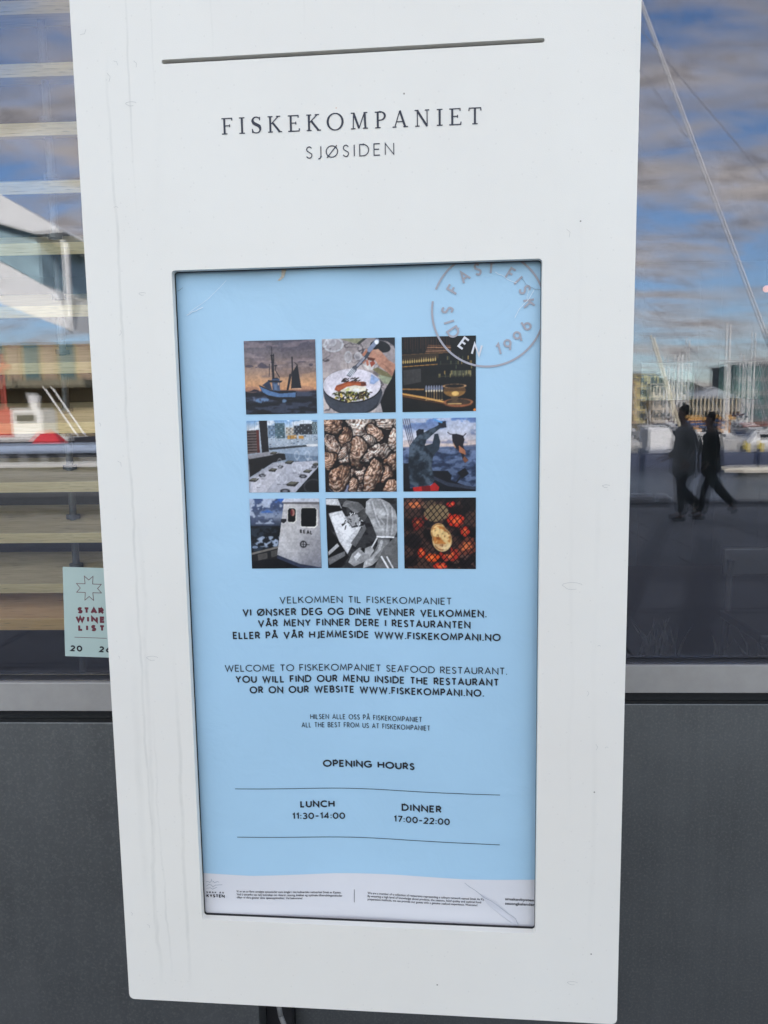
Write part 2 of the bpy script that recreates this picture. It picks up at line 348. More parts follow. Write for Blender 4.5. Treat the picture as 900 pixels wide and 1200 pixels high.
ribbons_mesh('rust_spot', [[(Vector((-.0165, .4742)), Vector((-.0165, .4732))), (Vector((-.0157, .4742)), Vector((-.0157, .4732)))]], place_sign, mat('rust orange', s8(190, 120, 60), .8), sign, off=.0001)

# ================================================================== POSTER
PK = 1.0162; UC, VC = .1155, .115          # the sheet is a little larger than its window
poster = empty('wall_poster', (SX, SY, 0), SYAW)
tag(poster, 'light blue restaurant poster with nine square photos and opening hours inside the white frame', 'poster')
def sstep(a, b, x):
    t = np.clip((x - a) / (b - a), 0, 1); return t * t * (3 - 2 * t)
def sag(u, v):
    low = sstep(.02, -.16, v); g = .0095 * np.exp(-((u + .02) / .095) ** 2) + .004 * sstep(-.2, .2, u)
    rip = .0007 * np.sin(u * 23 + v * 9) * np.sin(v * 17) + .0012 * sstep(.18, .29, v) * np.sin(u * 40)
    curl = -.004 * sstep(-.53, -.57, v)
    return low * g * (1 - .5 * sstep(-.45, -.56, v)) + rip + curl
def place_p(u, v, o):
    return (UC + (u - UC) * PK, .0168 + float(sag(u, v)) - o, VC + (v - VC) * PK + SZ)
def sheet(name, u0, v0, u1, v1, nu, nv, off, m, parent, top=None):
    us, vs = np.linspace(u0, u1, nu), np.linspace(v0, v1, nv); V = []
    for j, v_ in enumerate(vs):
        for u_ in us:
            vv = v_
            if top is not None: vv = v0 + (top(u_) - v0) * j / (nv - 1)
            V.append(place_p(u_, vv, off))
    F = [(j * nu + i, j * nu + i + 1, (j + 1) * nu + i + 1, (j + 1) * nu + i) for j in range(nv - 1) for i in range(nu - 1)]
    me = bpy.data.meshes.new(name); me.from_pydata(V, [], F); me.update(); me.polygons.foreach_set('use_smooth', [True] * len(F))
    return link(name, me, m, parent)
def paper(name, col):
    m = mat(name, col, .38, var=.03, scale=3.5, spec=.4); t = m.node_tree; b = t.nodes['Principled BSDF']
    tc = t.nodes.new('ShaderNodeTexCoord'); n = noise(t, tc.outputs['Object'], 16, 4, .5, .8); bp = t.nodes.new('ShaderNodeBump')
    bp.inputs['Strength'].default_value = .35; bp.inputs['Distance'].default_value = .004; t.links.new(n, bp.inputs['Height']); t.links.new(bp.outputs[0], b.inputs['Normal']); return m
M_blue = paper('light blue poster paper', (.385, .60, .765)); M_band = paper('off white poster band', (.68, .685, .71))
sheet('paper_sheet', -.231, -.5625, .231, .305, 64, 110, 0, M_blue, poster)
def wave(u):
    x = [-.24, -.2222, -.1533, -.041, .04, .1306, .17, .2222, .24]; y = [-.4855, -.4862, -.4882, -.4843, -.4838, -.4853, -.4838, -.4802, -.479]
    return float(np.interp(u, x, y)) - .0005 + .001 * math.sin(u * 14)
sheet('footer_band', -.231, -.5625, .231, -.48, 64, 14, .0004, M_band, poster, top=wave)
LINES = [
 ('VELKOMMEN TIL FISKEKOMPANIET', -.1030, .1153, -.1178, .0091, .00115),
 ('VI ØNSKER DEG OG DINE VENNER VELKOMMEN.', -.1507, .1588, -.1337, .0097, .00180),
 ('VÅR MENY FINNER DERE I RESTAURANTEN', -.1316, .1388, -.1482, .0097, .00180),
 ('ELLER PÅ VÅR HJEMMESIDE WWW.FISKEKOMPANI.NO', -.1646, .1762, -.1640, .0097, .00180),
 ('WELCOME TO FISKEKOMPANIET SEAFOOD RESTAURANT.', -.1768, .1844, -.2073, .0092, .00115),
 ('YOU WILL FIND OUR MENU INSIDE THE RESTAURANT', -.1636, .1742, -.2224, .0097, .00180),
 ('OR ON OUR WEBSITE WWW.FISKEKOMPANI.NO.', -.1457, .1558, -.2367, .0097, .00180),
 ('HILSEN ALLE OSS PÅ FISKEKOMPANIET', -.0684, .0768, -.2724, .0070, .00085),
 ('ALL THE BEST FROM US AT FISKEKOMPANIET', -.0800, .0872, -.2835, .0070, .00085),
 ('OPENING HOURS', -.0536, .0669, -.3376, .0098, .00205),
 ('LUNCH', -.0846, -.0393, -.3932, .0096, .0020), ('11:30–14:00', -.0956, -.0259, -.4094, .0090, .00165),
 ('DINNER', .0491, .1012, -.3944, .0098, .0020), ('17:00–22:00', .0386, .1118, -.4106, .0090, .00165),
]
for s, a, b, z, cp, wd in LINES:
    ribbons_mesh('text_line', text_runs(s, a, b, z, cp, wd), place_p, M_black, poster, off=.0008)
for zl in (-.3668, -.4347):
    ribbons_mesh('ruled_line', [ribbon([(u_, zl) for u_ in np.linspace(-.1698, .176, 40)], .0008)], place_p, M_black, poster, off=.0008)
ribbons_mesh('divider_line', [ribbon([(-.0155, -.5245), (-.0153, -.5068)], .0006)], place_p, M_black, poster, off=.0008)
# stamp
M_stamp = mat('grey stamp ink', s8(164, 162, 170), .5, var=.03); M_stampw = mat('pale stamp ink', s8(214, 214, 218), .5, var=.03)
SCX, SCZ, SR = .1597, .2402, .0662
stamp = [ribbon(arc(SCX, SCZ, SR, SR, a0, a1, 44), .0027) for a0, a1 in ((172, 283), (296, 345), (14, 72), (112, 157))]
stamp = [ribbon(arc(SCX, SCZ, SR, SR, a0, a1, 50), .0024) for a0, a1 in ((170, 344), (4, 74), (108, 158))]
def ringtxt(seq, inner, capx=.0122, wd=.0024):
    res = []
    for ch, ang in seq:
        gw = G[ch][0]; a = R(ang)
        for stq in G[ch][1]:
            P = []
            for px, py in stq:
                lx, ly = (px - gw / 2) * capx, (py - .5) * capx
                rr = .0480
                if inner: ox, oy = math.cos(a), math.sin(a); tx, ty = math.sin(a), -math.cos(a)
                else: ox, oy = -math.cos(a), -math.sin(a); tx, ty = -math.sin(a), math.cos(a)
                P.append((SCX + math.cos(a) * rr + tx * lx + ox * ly, SCZ + math.sin(a) * rr + ty * lx + oy * ly))
            res.append(ribbon(P, wd))
    return res
stamp += ringtxt([('F', 149), ('A', 126), ('S', 105), ('T', 86), ('F', 57), ('I', 43), ('S', 27), ('K', 7)], True)
stamp += ringtxt([('S', 179), ('I', 196), ('D', 212), ('1', 285), ('9', 300), ('9', 318), ('6', 336)], False)
ribbons_mesh('round_stamp', stamp, place_p, M_stamp, poster, off=.0011)
ribbons_mesh('stamp_letter', ringtxt([('E', 233), ('N', 254)], False), place_p, M_stampw, poster, off=.0012)
# creases
M_cr = mat('creased white film', s8(226, 234, 240), .35, var=.04); M_crd = mat('crease grey', s8(120, 135, 150), .6, var=.1)
def zig(p, j=.0008):
    o = [p[0]]
    for a, b in zip(p, p[1:]):
        for k in (.33, .66): o.append((a[0] + (b[0] - a[0]) * k + random.uniform(-j, j), a[1] + (b[1] - a[1]) * k + random.uniform(-j, j)))
        o.append(b)
    return o
cr = [[(.168, .283), (.180, .276), (.193, .270)], [(.191, .230), (.196, .240), (.2055, .249), (.213, .261)], [(.2055, .249), (.206, .2625)], [(-.206, .243), (-.199, .247), (-.185, .252)]]
cr += [[(-.203, .246), (-.178, .262), (-.155, .283)]]
for p, w_ in zip(cr, (.0005, .0006, .0004, .0007, .00035)): ribbons_mesh('crease', [ribbon(zig(p), w_)], place_p, M_cr, poster, off=.0013)
for p in ([(.197, .276), (.207, .266), (.214, .262), (.221, .262)], [(.1306, -.489), (.150, -.503), (.172, -.517), (.194, -.533), (.2, -.542)], [(-.216, .272), (-.209, .276)]): ribbons_mesh('crease', [ribbon(zig(p), .0004)], place_p, M_crd, poster, off=.0013)
ribbons_mesh('torn_patch', [[(Vector((-.092, .281)), Vector((-.089, .2805))), (Vector((-.087, .286)), Vector((-.0835, .285))), (Vector((-.0865, .293)), Vector((-.081, .292))), (Vector((-.084, .297)), Vector((-.079, .297)))]], place_p, mat('torn beige paper', s8(200, 190, 175), .8, var=.2, scale=300), poster, off=.0012)
fold = [(.150, -.503), (.170, -.512), (.188, -.531), (.202, -.541), (.198, -.545), (.180, -.534), (.160, -.517)]
me = bpy.data.meshes.new('folded_flap'); me.from_pydata([place_p(a, b, .001) for a, b in fold], [], [tuple(range(len(fold)))][::1]); link('folded_flap', me, mat('folded film', (.60, .61, .65), .35, var=.06), poster)
# footer small print
def small_text(s, x0, x1, z, size, name_='small_print', bold=0.0):
    c = bpy.data.curves.new(name_, 'FONT'); c.body = s; c.size = 1; c.resolution_u = 2; c.offset = bold
    o = bpy.data.objects.new(name_, c); COL.objects.link(o); dg = bpy.context.evaluated_depsgraph_get(); dg.update()
    me = bpy.data.meshes.new_from_object(o.evaluated_get(dg)); COL.objects.unlink(o); bpy.data.objects.remove(o)
    co = np.zeros(len(me.vertices) * 3); me.vertices.foreach_get('co', co); co = co.reshape(-1, 3)
    mx = co[:, 0].max(); mn = co[:, 0].min()
    new = [place_p(x0 + (p[0] - mn) / (mx - mn) * (x1 - x0), z + p[1] * size, .0008) for p in co]
    me.vertices.foreach_set('co', np.array(new).ravel()); me.update(); me.materials.clear(); return link(name_, me, M_black, poster)
ft = [('Vi er en av flere utvalgte spisesteder som inngår i det kulinariske nettverket Smak av Kysten.', -.1736, -.0327, -.5130),
      ('Ved å utmerke oss høy kunnskap om råvarer, sesong, kvalitet og optimale tilberedningsmetoder', -.1736, -.0315, -.5173), ('tilbyr vi våre gjester ekte spiseopplevelser. Vel bekomme!', -.1736, -.085, -.5216),
      ('We are a member of a collection of restaurants representing a culinary network named Smak Av Kysten.', .0025, .163, -.5122),
      ('By ensuring a high level of knowledge about produce, the seasons, food quality and optimal food', .0025, .152, -.5164), ('preparation methods, we can provide our guests with a genuine seafood experience. Welcome!', .0025, .1471, -.5206)]
for s, a, b, z in ft: small_text(s, a, b, z, .0042, bold=.012)
small_text('smakavkysten.no', .1830, .229, -.5105, .0052, bold=.02); small_text('sesongkalender.no', .1830, .2285, -.5166, .0052, bold=.02)
ribbons_mesh('logo_lettering', text_runs('SMAK AV', -.2147, -.1905, -.5155, .0028, .0007) + text_runs('KYSTEN', -.2149, -.1899, -.5213, .0046, .0012), place_p, M_black, poster, off=.0008)
birds = [[(-.2145, -.5055), (-.211, -.5028), (-.2075, -.5035), (-.2055, -.5062), (-.202, -.5035), (-.198, -.5032), (-.1925, -.5028)], [(-.2145, -.4995), (-.2125, -.4985), (-.2095, -.5), (-.207, -.4975), (-.207, -.495)], [(-.2055, -.4975), (-.203, -.5), (-.199, -.4985), (-.197, -.4992)], [(-.2145, -.5085), (-.209, -.5075), (-.206, -.5095), (-.2, -.5065)]]
ribbons_mesh('bird_logo', [ribbon(p, .00045) for p in birds], place_p, M_crd, poster, off=.0008)

# ------------------------------------------------------------------ the nine printed photographs (painted point by point into a fine grid)
NP = 264
class Cv:
    def __init__(s, base): s.a = np.zeros((NP, NP, 3)) + np.array(base, float) / 255; y, x = np.mgrid[0:NP, 0:NP]; s.x = (x + .5) / NP; s.y = (y + .5) / NP
    def put(s, m, col, al=1.0, passes=4):
        m = np.asarray(m, float) * al
        for _ in range(passes): m = np.pad(m, 1, mode='edge'); m = ((m[:-2] + 2 * m[1:-1] + m[2:]) / 4); m = ((m[:, :-2] + 2 * m[:, 1:-1] + m[:, 2:]) / 4)
        m = m[..., None]; c = np.asarray(col, float) / 255; s.a = s.a * (1 - m) + c * m
    def grad(s, stops, m=1.0, al=1.0, ax='y'):
        t = s.y if ax == 'y' else s.x; p = [q[0] for q in stops]
        c = np.stack([np.interp(t, p, [q[1][k] for q in stops]) for k in range(3)], -1); mm = (np.ones((NP, NP)) * m * al)[..., None]; s.a = s.a * (1 - mm) + c / 255 * mm
    def poly(s, pts, col, al=1.0):
        m = s.pm(pts); s.put(m, col, al, 1); return m
    def pm(s, pts):
        ins = np.zeros((NP, NP), bool); n = len(pts)
        for i in range(n):
            x0, y0 = pts[i]; x1, y1 = pts[(i + 1) % n]
            if y0 == y1: continue
            c = ((y0 > s.y) != (y1 > s.y)) & (s.x < (x1 - x0) * (s.y - y0) / (y1 - y0) + x0); ins ^= c
        return ins
    def em(s, cx, cy, rx, ry, rot=0.0):
        c, sn = math.cos(rot), math.sin(rot); dx, dy = s.x - cx, s.y - cy; return np.sqrt(((dx * c + dy * sn) / rx) ** 2 + ((-dx * sn + dy * c) / ry) ** 2)
    def ell(s, cx, cy, rx, ry, col, rot=0.0, al=1.0): s.put(s.em(cx, cy, rx, ry, rot) < 1, col, al, 1)
    def lm(s, p, w_):
        m = np.zeros((NP, NP), bool)
        for (x0, y0), (x1, y1) in zip(p, p[1:]):
            dx, dy = x1 - x0, y1 - y0; L = dx * dx + dy * dy + 1e-12; t = np.clip(((s.x - x0) * dx + (s.y - y0) * dy) / L, 0, 1)
            m |= np.hypot(s.x - x0 - t * dx, s.y - y0 - t * dy) < w_ / 2
        return m
    def line(s, p, w_, col, al=1.0): s.put(s.lm(p, w_), col, al, 1)
def vnoise(fx, fy, oct=4, seed=0):
    r = np.random.default_rng(seed); o = np.zeros((NP, NP)); amp = 1; tot = 0
    for k in range(oct):
        gx, gy = max(2, int(fx * 2 ** k)), max(2, int(fy * 2 ** k)); g = r.random((gy + 2, gx + 2)); xs = np.linspace(0, gx, NP, endpoint=False); ys = np.linspace(0, gy, NP, endpoint=False)
        xi, yi = xs.astype(int), ys.astype(int); tx, ty = xs - xi, ys - yi; tx = tx * tx * (3 - 2 * tx); ty = (ty * ty * (3 - 2 * ty))[:, None]
        a = g[np.ix_(yi, xi)] * (1 - tx) + g[np.ix_(yi, xi + 1)] * tx; b = g[np.ix_(yi + 1, xi)] * (1 - tx) + g[np.ix_(yi + 1, xi + 1)] * tx
        o += amp * (a * (1 - ty) + b * ty); tot += amp; amp *= .55
    return o / tot
def K(pts): return [((x_ - 48) / 782, (y_ - 78) / 780) for x_, y_ in pts]
def ph_boat():
    c = Cv((120, 110, 110)); c.grad([(0, (88, 86, 98)), (.2, (122, 112, 114)), (.4, (160, 135, 120)), (.55, (196, 152, 116)), (.66, (205, 152, 112)), (.68, (150, 110, 95)), (.69, (48, 50, 64)), (1, (26, 30, 40))])
    n = vnoise(2, 10, 5, 3); c.put((n > .5) & (c.y < .5), (92, 86, 98), .35); c.put((n > .6) & (c.y < .4), (190, 172, 165), .3); c.put((vnoise(3, 14, 4, 9) > .62) & (c.y < .3), (170, 150, 150), .4)
    n = vnoise(5, 22, 4, 5); c.put((n > .54) & (c.y > .69), (84, 92, 112), .55); c.put((n < .42) & (c.y > .69), (14, 17, 26), .6)
    c.grad([(0, (70, 66, 80)), (1, (70, 66, 80))], (c.x > .52) & (c.y < .25), .18)
    for cx_, cy_, rx_, ry_ in ((.25, .345, .065, .03), (.245, .325, .03, .03), (.3, .36, .05, .018), (.07, .345, .06, .018), (.17, .36, .02, .008), (.8, .3, .06, .008), (.93, .34, .03, .02)): c.ell(cx_, cy_, rx_, ry_, (82, 76, 88), 0, .8)
    c.ell(.1, .66, .1, .045, (150, 112, 98), 0, .6); c.ell(.82, .665, .14, .04, (150, 112, 98), 0, .5); c.poly([(.08, .68), (.13, .655), (.19, .668), (.2, .69), (.05, .69)], (50, 44, 56))
    d = (28, 30, 40); L = lambda p, w_, col=d: c.line(K(p), w_, col)
    c.poly(K([(200, 545), (240, 560), (330, 600), (420, 605), (600, 612), (612, 640), (600, 690), (380, 712), (300, 690), (240, 630)]), (30, 32, 44))
    c.poly(K([(208, 560), (330, 612), (430, 640), (604, 630), (596, 685), (400, 680), (300, 660), (245, 625)]), (92, 122, 160)); c.poly(K([(245, 625), (300, 655), (400, 676), (596, 680), (594, 692), (390, 712), (300, 690)]), (26, 26, 34))
    c.poly(K([(345, 480), (430, 480), (432, 612), (350, 605)]), (74, 90, 116)); c.poly(K([(300, 495), (460, 505), (445, 525), (310, 520)]), (36, 42, 56)); c.poly(K([(240, 548), (310, 500), (330, 540), (345, 600), (300, 590)]), (52, 62, 82)); c.poly(K([(408, 525), (422, 525), (424, 552), (410, 552)]), (190, 160, 140)); c.poly(K([(355, 470), (410, 470), (415, 485), (350, 485)]), (46, 52, 68))
    c.poly(K([(365, 540), (400, 540), (402, 600), (368, 600)]), (98, 118, 146))
    L([(352, 150), (352, 240)], .008); L([(352, 235), (358, 475)], .02); L([(372, 225), (368, 475)], .012); L([(325, 330), (318, 455)], .008); L([(395, 340), (385, 390), (430, 470)], .01); L([(340, 240), (375, 240)], .012); L([(345, 310), (370, 310)], .012); L([(380, 345), (405, 345)], .012)
    L([(572, 262), (570, 400), (520, 600)], .012); L([(572, 262), (572, 430)], .018); L([(545, 440), (510, 600)], .018); L([(590, 310), (628, 345), (575, 420)], .007)
    c.poly(K([(628, 335), (640, 420), (665, 588), (552, 588), (566, 430)]), (30, 33, 42)); c.line(K([(565, 590), (660, 592)]), .012, (210, 170, 140))
    n2 = vnoise(24, 24, 3, 8); c.put((c.em(.24, .81, .1, .035) < 1) & (n2 > .48), (110, 140, 175), .8); c.put((c.em(.53, .82, .05, .025) < 1) & (n2 > .5), (120, 150, 180), .8); c.put((c.em(.12, .79, .03, .03) < 1) & (n2 > .55), (110, 120, 140), .8)
    return c
def K2(pts): return [((x_ - 56) / 774, (y_ - 62) / 788) for x_, y_ in pts]
def ph_plate():
    c = Cv((170, 160, 160)); n = vnoise(3, 3, 5, 21); c.grad([(0, (150, 142, 142)), (.4, (186, 174, 170)), (1, (196, 184, 178))])
    c.put(n > .55, (150, 140, 142), .5); c.put(np.abs(vnoise(3, 5, 4, 4) - .5) < .012, (48, 44, 50), .75); c.put(np.abs(vnoise(4, 4, 3, 14) - .46) < .008, (80, 74, 80), .6)
    P = lambda p, col, al=1: c.poly(K2(p), col, al)
    for cx_, cy_, rx_, ry_ in ((.16, .08, .14, .1), (.04, .05, .05, .06), (.36, .25, .05, .08), (.49, .24, .05, .05), (.14, .05, .06, .05)):
        e = c.em(cx_, cy_, rx_, ry_); c.put((e < 1) & (e > .8), (222, 226, 230), .7); c.put(e < .8, (190, 190, 196), .35)
    P([(270, 65), (500, 65), (440, 125), (280, 80)], (138, 138, 112)); P([(500, 65), (540, 62), (450, 135), (425, 120)], (70, 70, 66)); P([(620, 62), (830, 62), (830, 160), (740, 100), (650, 90)], (38, 42, 50)); c.ell(.8, .12, .14, .075, (32, 34, 40), .25)
    P([(590, 395), (640, 370), (800, 460), (800, 510), (680, 460)], (128, 120, 88)); P([(700, 460), (810, 490), (790, 560), (700, 540), (640, 450)], (150, 156, 130)); P([(480, 340), (610, 350), (590, 400), (540, 390)], (205, 200, 195))
    # bowl
    c.ell(.42, .76, .40, .27, (46, 50, 58)); c.ell(.405, .715, .40, .30, (70, 74, 84), 0, .8); c.ell(.40, .635, .405, .228, (24, 25, 30)); c.ell(.40, .625, .398, .22, (216, 210, 216)); c.ell(.39, .66, .3, .15, (228, 222, 226), 0, .7); c.ell(.40, .59, .33, .15, (196, 190, 200), 0, .35)
    P([(575, 440), (660, 500), (600, 550), (555, 540)], (140, 165, 205), .8); P([(600, 860), (700, 600), (830, 560), (830, 850), (690, 850)], (150, 146, 150), .5)
    r = random.Random(5)
    for k in range(60):
        a, q = r.uniform(0, 6.28), r.random() ** .5; c.ell(.40 + .23 * q * math.cos(a), .77 + .075 * q * math.sin(a), .02, .014, r.choice([(226, 200, 110), (205, 170, 90), (120, 128, 52), (48, 40, 30), (200, 180, 120)]))
    for k in range(170):
        a, q = r.uniform(0, 6.28), r.random() ** .45; x_, y_ = .40 + .25 * q * math.cos(a), .735 + .085 * q * math.sin(a); l = r.uniform(.012, .035); t = r.uniform(0, 3.1); c.line([(x_, y_), (x_ + l * math.cos(t), y_ + l * math.sin(t))], .012, r.choice([(38, 30, 28), (52, 40, 34), (28, 26, 26), (70, 66, 36), (96, 104, 44)]))
    for k in range(26): x_, y_ = r.uniform(.25, .55), r.uniform(.54, .585); c.line([(x_, y_), (x_ + .03, y_ - .015)], .012, (50, 40, 38))
    P([(180, 600), (200, 555), (330, 515), (500, 520), (525, 560), (420, 580), (300, 590), (220, 620)], (146, 74, 44)); P([(200, 575), (330, 530), (500, 540), (500, 550), (330, 560), (215, 610)], (186, 104, 66), .8); P([(240, 610), (310, 570), (400, 555), (520, 575), (515, 610), (440, 630), (330, 615), (270, 625)], (222, 214, 196)); P([(290, 605), (330, 575), (350, 600), (320, 620)], (196, 200, 120), .7); c.ell(.46, .69, .05, .02, (236, 234, 226)); P([(460, 522), (520, 525), (515, 560), (465, 560)], (70, 40, 34), .7)
    # hand and fork
    P([(520, 175), (560, 180), (640, 190), (700, 230), (760, 300), (830, 345), (825, 420), (790, 470), (740, 420), (660, 360), (620, 300), (570, 270), (520, 230)], (186, 138, 116)); P([(600, 190), (650, 180), (700, 225), (640, 240)], (200, 156, 132)); P([(480, 235), (520, 190), (540, 210), (500, 260)], (172, 116, 94)); P([(470, 320), (490, 290), (520, 290), (500, 330)], (170, 116, 96)); P([(520, 300), (545, 290), (550, 350), (530, 355)], (176, 110, 88)); P([(560, 320), (600, 300), (620, 330), (575, 370)], (150, 78, 62)); P([(530, 260), (620, 280), (600, 310), (540, 290)], (96, 56, 46)); P([(640, 290), (720, 360), (790, 470), (810, 430), (760, 380)], (150, 108, 92), .6)
    c.line(K2([(615, 115), (530, 250), (420, 360)]), .045, (70, 74, 84)); c.line(K2([(640, 95), (560, 190)]), .06, (130, 140, 160)); c.ell(.75, .06, .03, .03, (238, 242, 248)); c.line(K2([(500, 270), (430, 350)]), .03, (150, 150, 160))
    P([(390, 350), (425, 365), (420, 400), (350, 470), (310, 450), (345, 400)], (84, 88, 98))
    for k in range(4): c.line(K2([(318 + k * 14, 440 + k * 7), (370 + k * 11, 375 + k * 8)]), .011, (222, 224, 228))
    P([(820, 400), (830, 400), (830, 850), (690, 850), (665, 740), (720, 600), (790, 490)], (22, 23, 27)); return c
def ph_bar():
    c = Cv((20, 20, 22)); r = random.Random(3); c.put(vnoise(6, 6, 4, 2) > .55, (36, 34, 32), .5); c.put(c.x > .62, (16, 20, 20), .5)
    for k in range(9): x_ = .05 + k * .07; c.line([(x_, 0), (x_, .16)], .008, (120, 72, 52), .7); c.line([(x_ + .03, .02), (x_ + .03, .2)], .018, (60, 42, 38), .8)
    for k in range(5): c.line([(.36 - .01 * k, .12 + .025 * k), (.66, .13 + .022 * k)], .012, (190, 140, 105) if k % 2 else (120, 84, 60), .9)
    c.line([(.0, .24), (.55, .22)], .012, (120, 88, 58)); c.poly([(.02, .24), (.5, .22), (.5, .29), (.02, .31)], (60, 48, 34))
    for k in range(15): x_ = .02 + k * .031; y_ = .335 - k * .002; c.ell(x_, y_, .012, .022, (206, 176, 110), 0, .85); c.line([(x_, y_ - .04), (x_, y_ - .01)], .006, (196, 168, 120), .8)
    c.line([(.0, .395), (.48, .37)], .01, (176, 128, 66)); c.poly([(.02, .44), (.26, .42), (.26, .6), (.02, .64)], (64, 62, 62)); c.poly([(.26, .4), (.3, .4), (.3, .58), (.26, .58)], (26, 25, 26))
    for k in range(34): x_, y_ = r.uniform(.48, .94), r.choice([.27, .33, .39, .46, .5]); c.line([(x_, y_), (x_, y_ + .04)], .012, r.choice([(150, 138, 92), (96, 104, 80), (180, 150, 90), (66, 76, 66)]), .8)
    for k in range(16): x_ = .66 + k * .018; c.line([(x_, .46), (x_, .52)], .009, (170, 164, 120), .8)
    c.line([(.5, .37), (.95, .37)], .006, (90, 84, 60)); c.line([(.5, .53), (.95, .53)], .008, (86, 76, 52))
    c.poly([(0, .68), (.3, .69), (.3, .71), (0, .7)], (150, 110, 66)); c.poly([(0, .74), (.3, .80), (.62, .875), (.95, .85), (1, .9), (1, .96), (.6, .96), (0, .80)], (34, 26, 22)); c.poly([(0, .74), (.3, .795), (.6, .865), (.58, .885), (.28, .82), (0, .765)], (214, 160, 92)); c.poly([(.0, .765), (.4, .86), (.6, .89), (.6, .905), (0, .79)], (130, 86, 50), .8)
    e = c.em(.76, .875, .2, .05); c.put((e < 1) & (e > .82), (170, 112, 76)); c.put((c.em(.76, .885, .2, .055) < 1) & (c.y > .9), (150, 94, 64)); c.put(e < .8, (96, 74, 56), .6)
    for k in range(7): x_ = .33 + k * .035; c.ell(x_, .69, .015, .045, (150, 156, 176), 0, .8); c.ell(x_, .72, .012, .015, (226, 206, 170), 0, .8); c.line([(x_, .73), (x_, .83)], .006, (196, 160, 110)); c.ell(x_, .84, .016, .006, (196, 160, 110))
    c.ell(.71, .72, .15, .085, (96, 72, 48)); c.put((c.em(.71, .72, .15, .085) < 1) & (c.y > .73), (178, 132, 72), .6); c.ell(.71, .66, .155, .024, (26, 22, 20)); e = c.em(.71, .66, .155, .026); c.put((e < 1.05) & (e > .85), (206, 160, 116)); c.poly([(.66, .8), (.76, .8), (.74, .86), (.8, .9), (.62, .9), (.68, .86)], (90, 72, 54)); c.ell(.72, .76, .05, .03, (232, 190, 116), 0, .9); c.line([(.62, .895), (.8, .895)], .01, (220, 180, 120)); c.ell(.98, .98, .02, .02, (230, 140, 60)); return c
def K4(pts): return [((x_ - 58) / 510, (y_ - 80) / 498) for x_, y_ in pts]
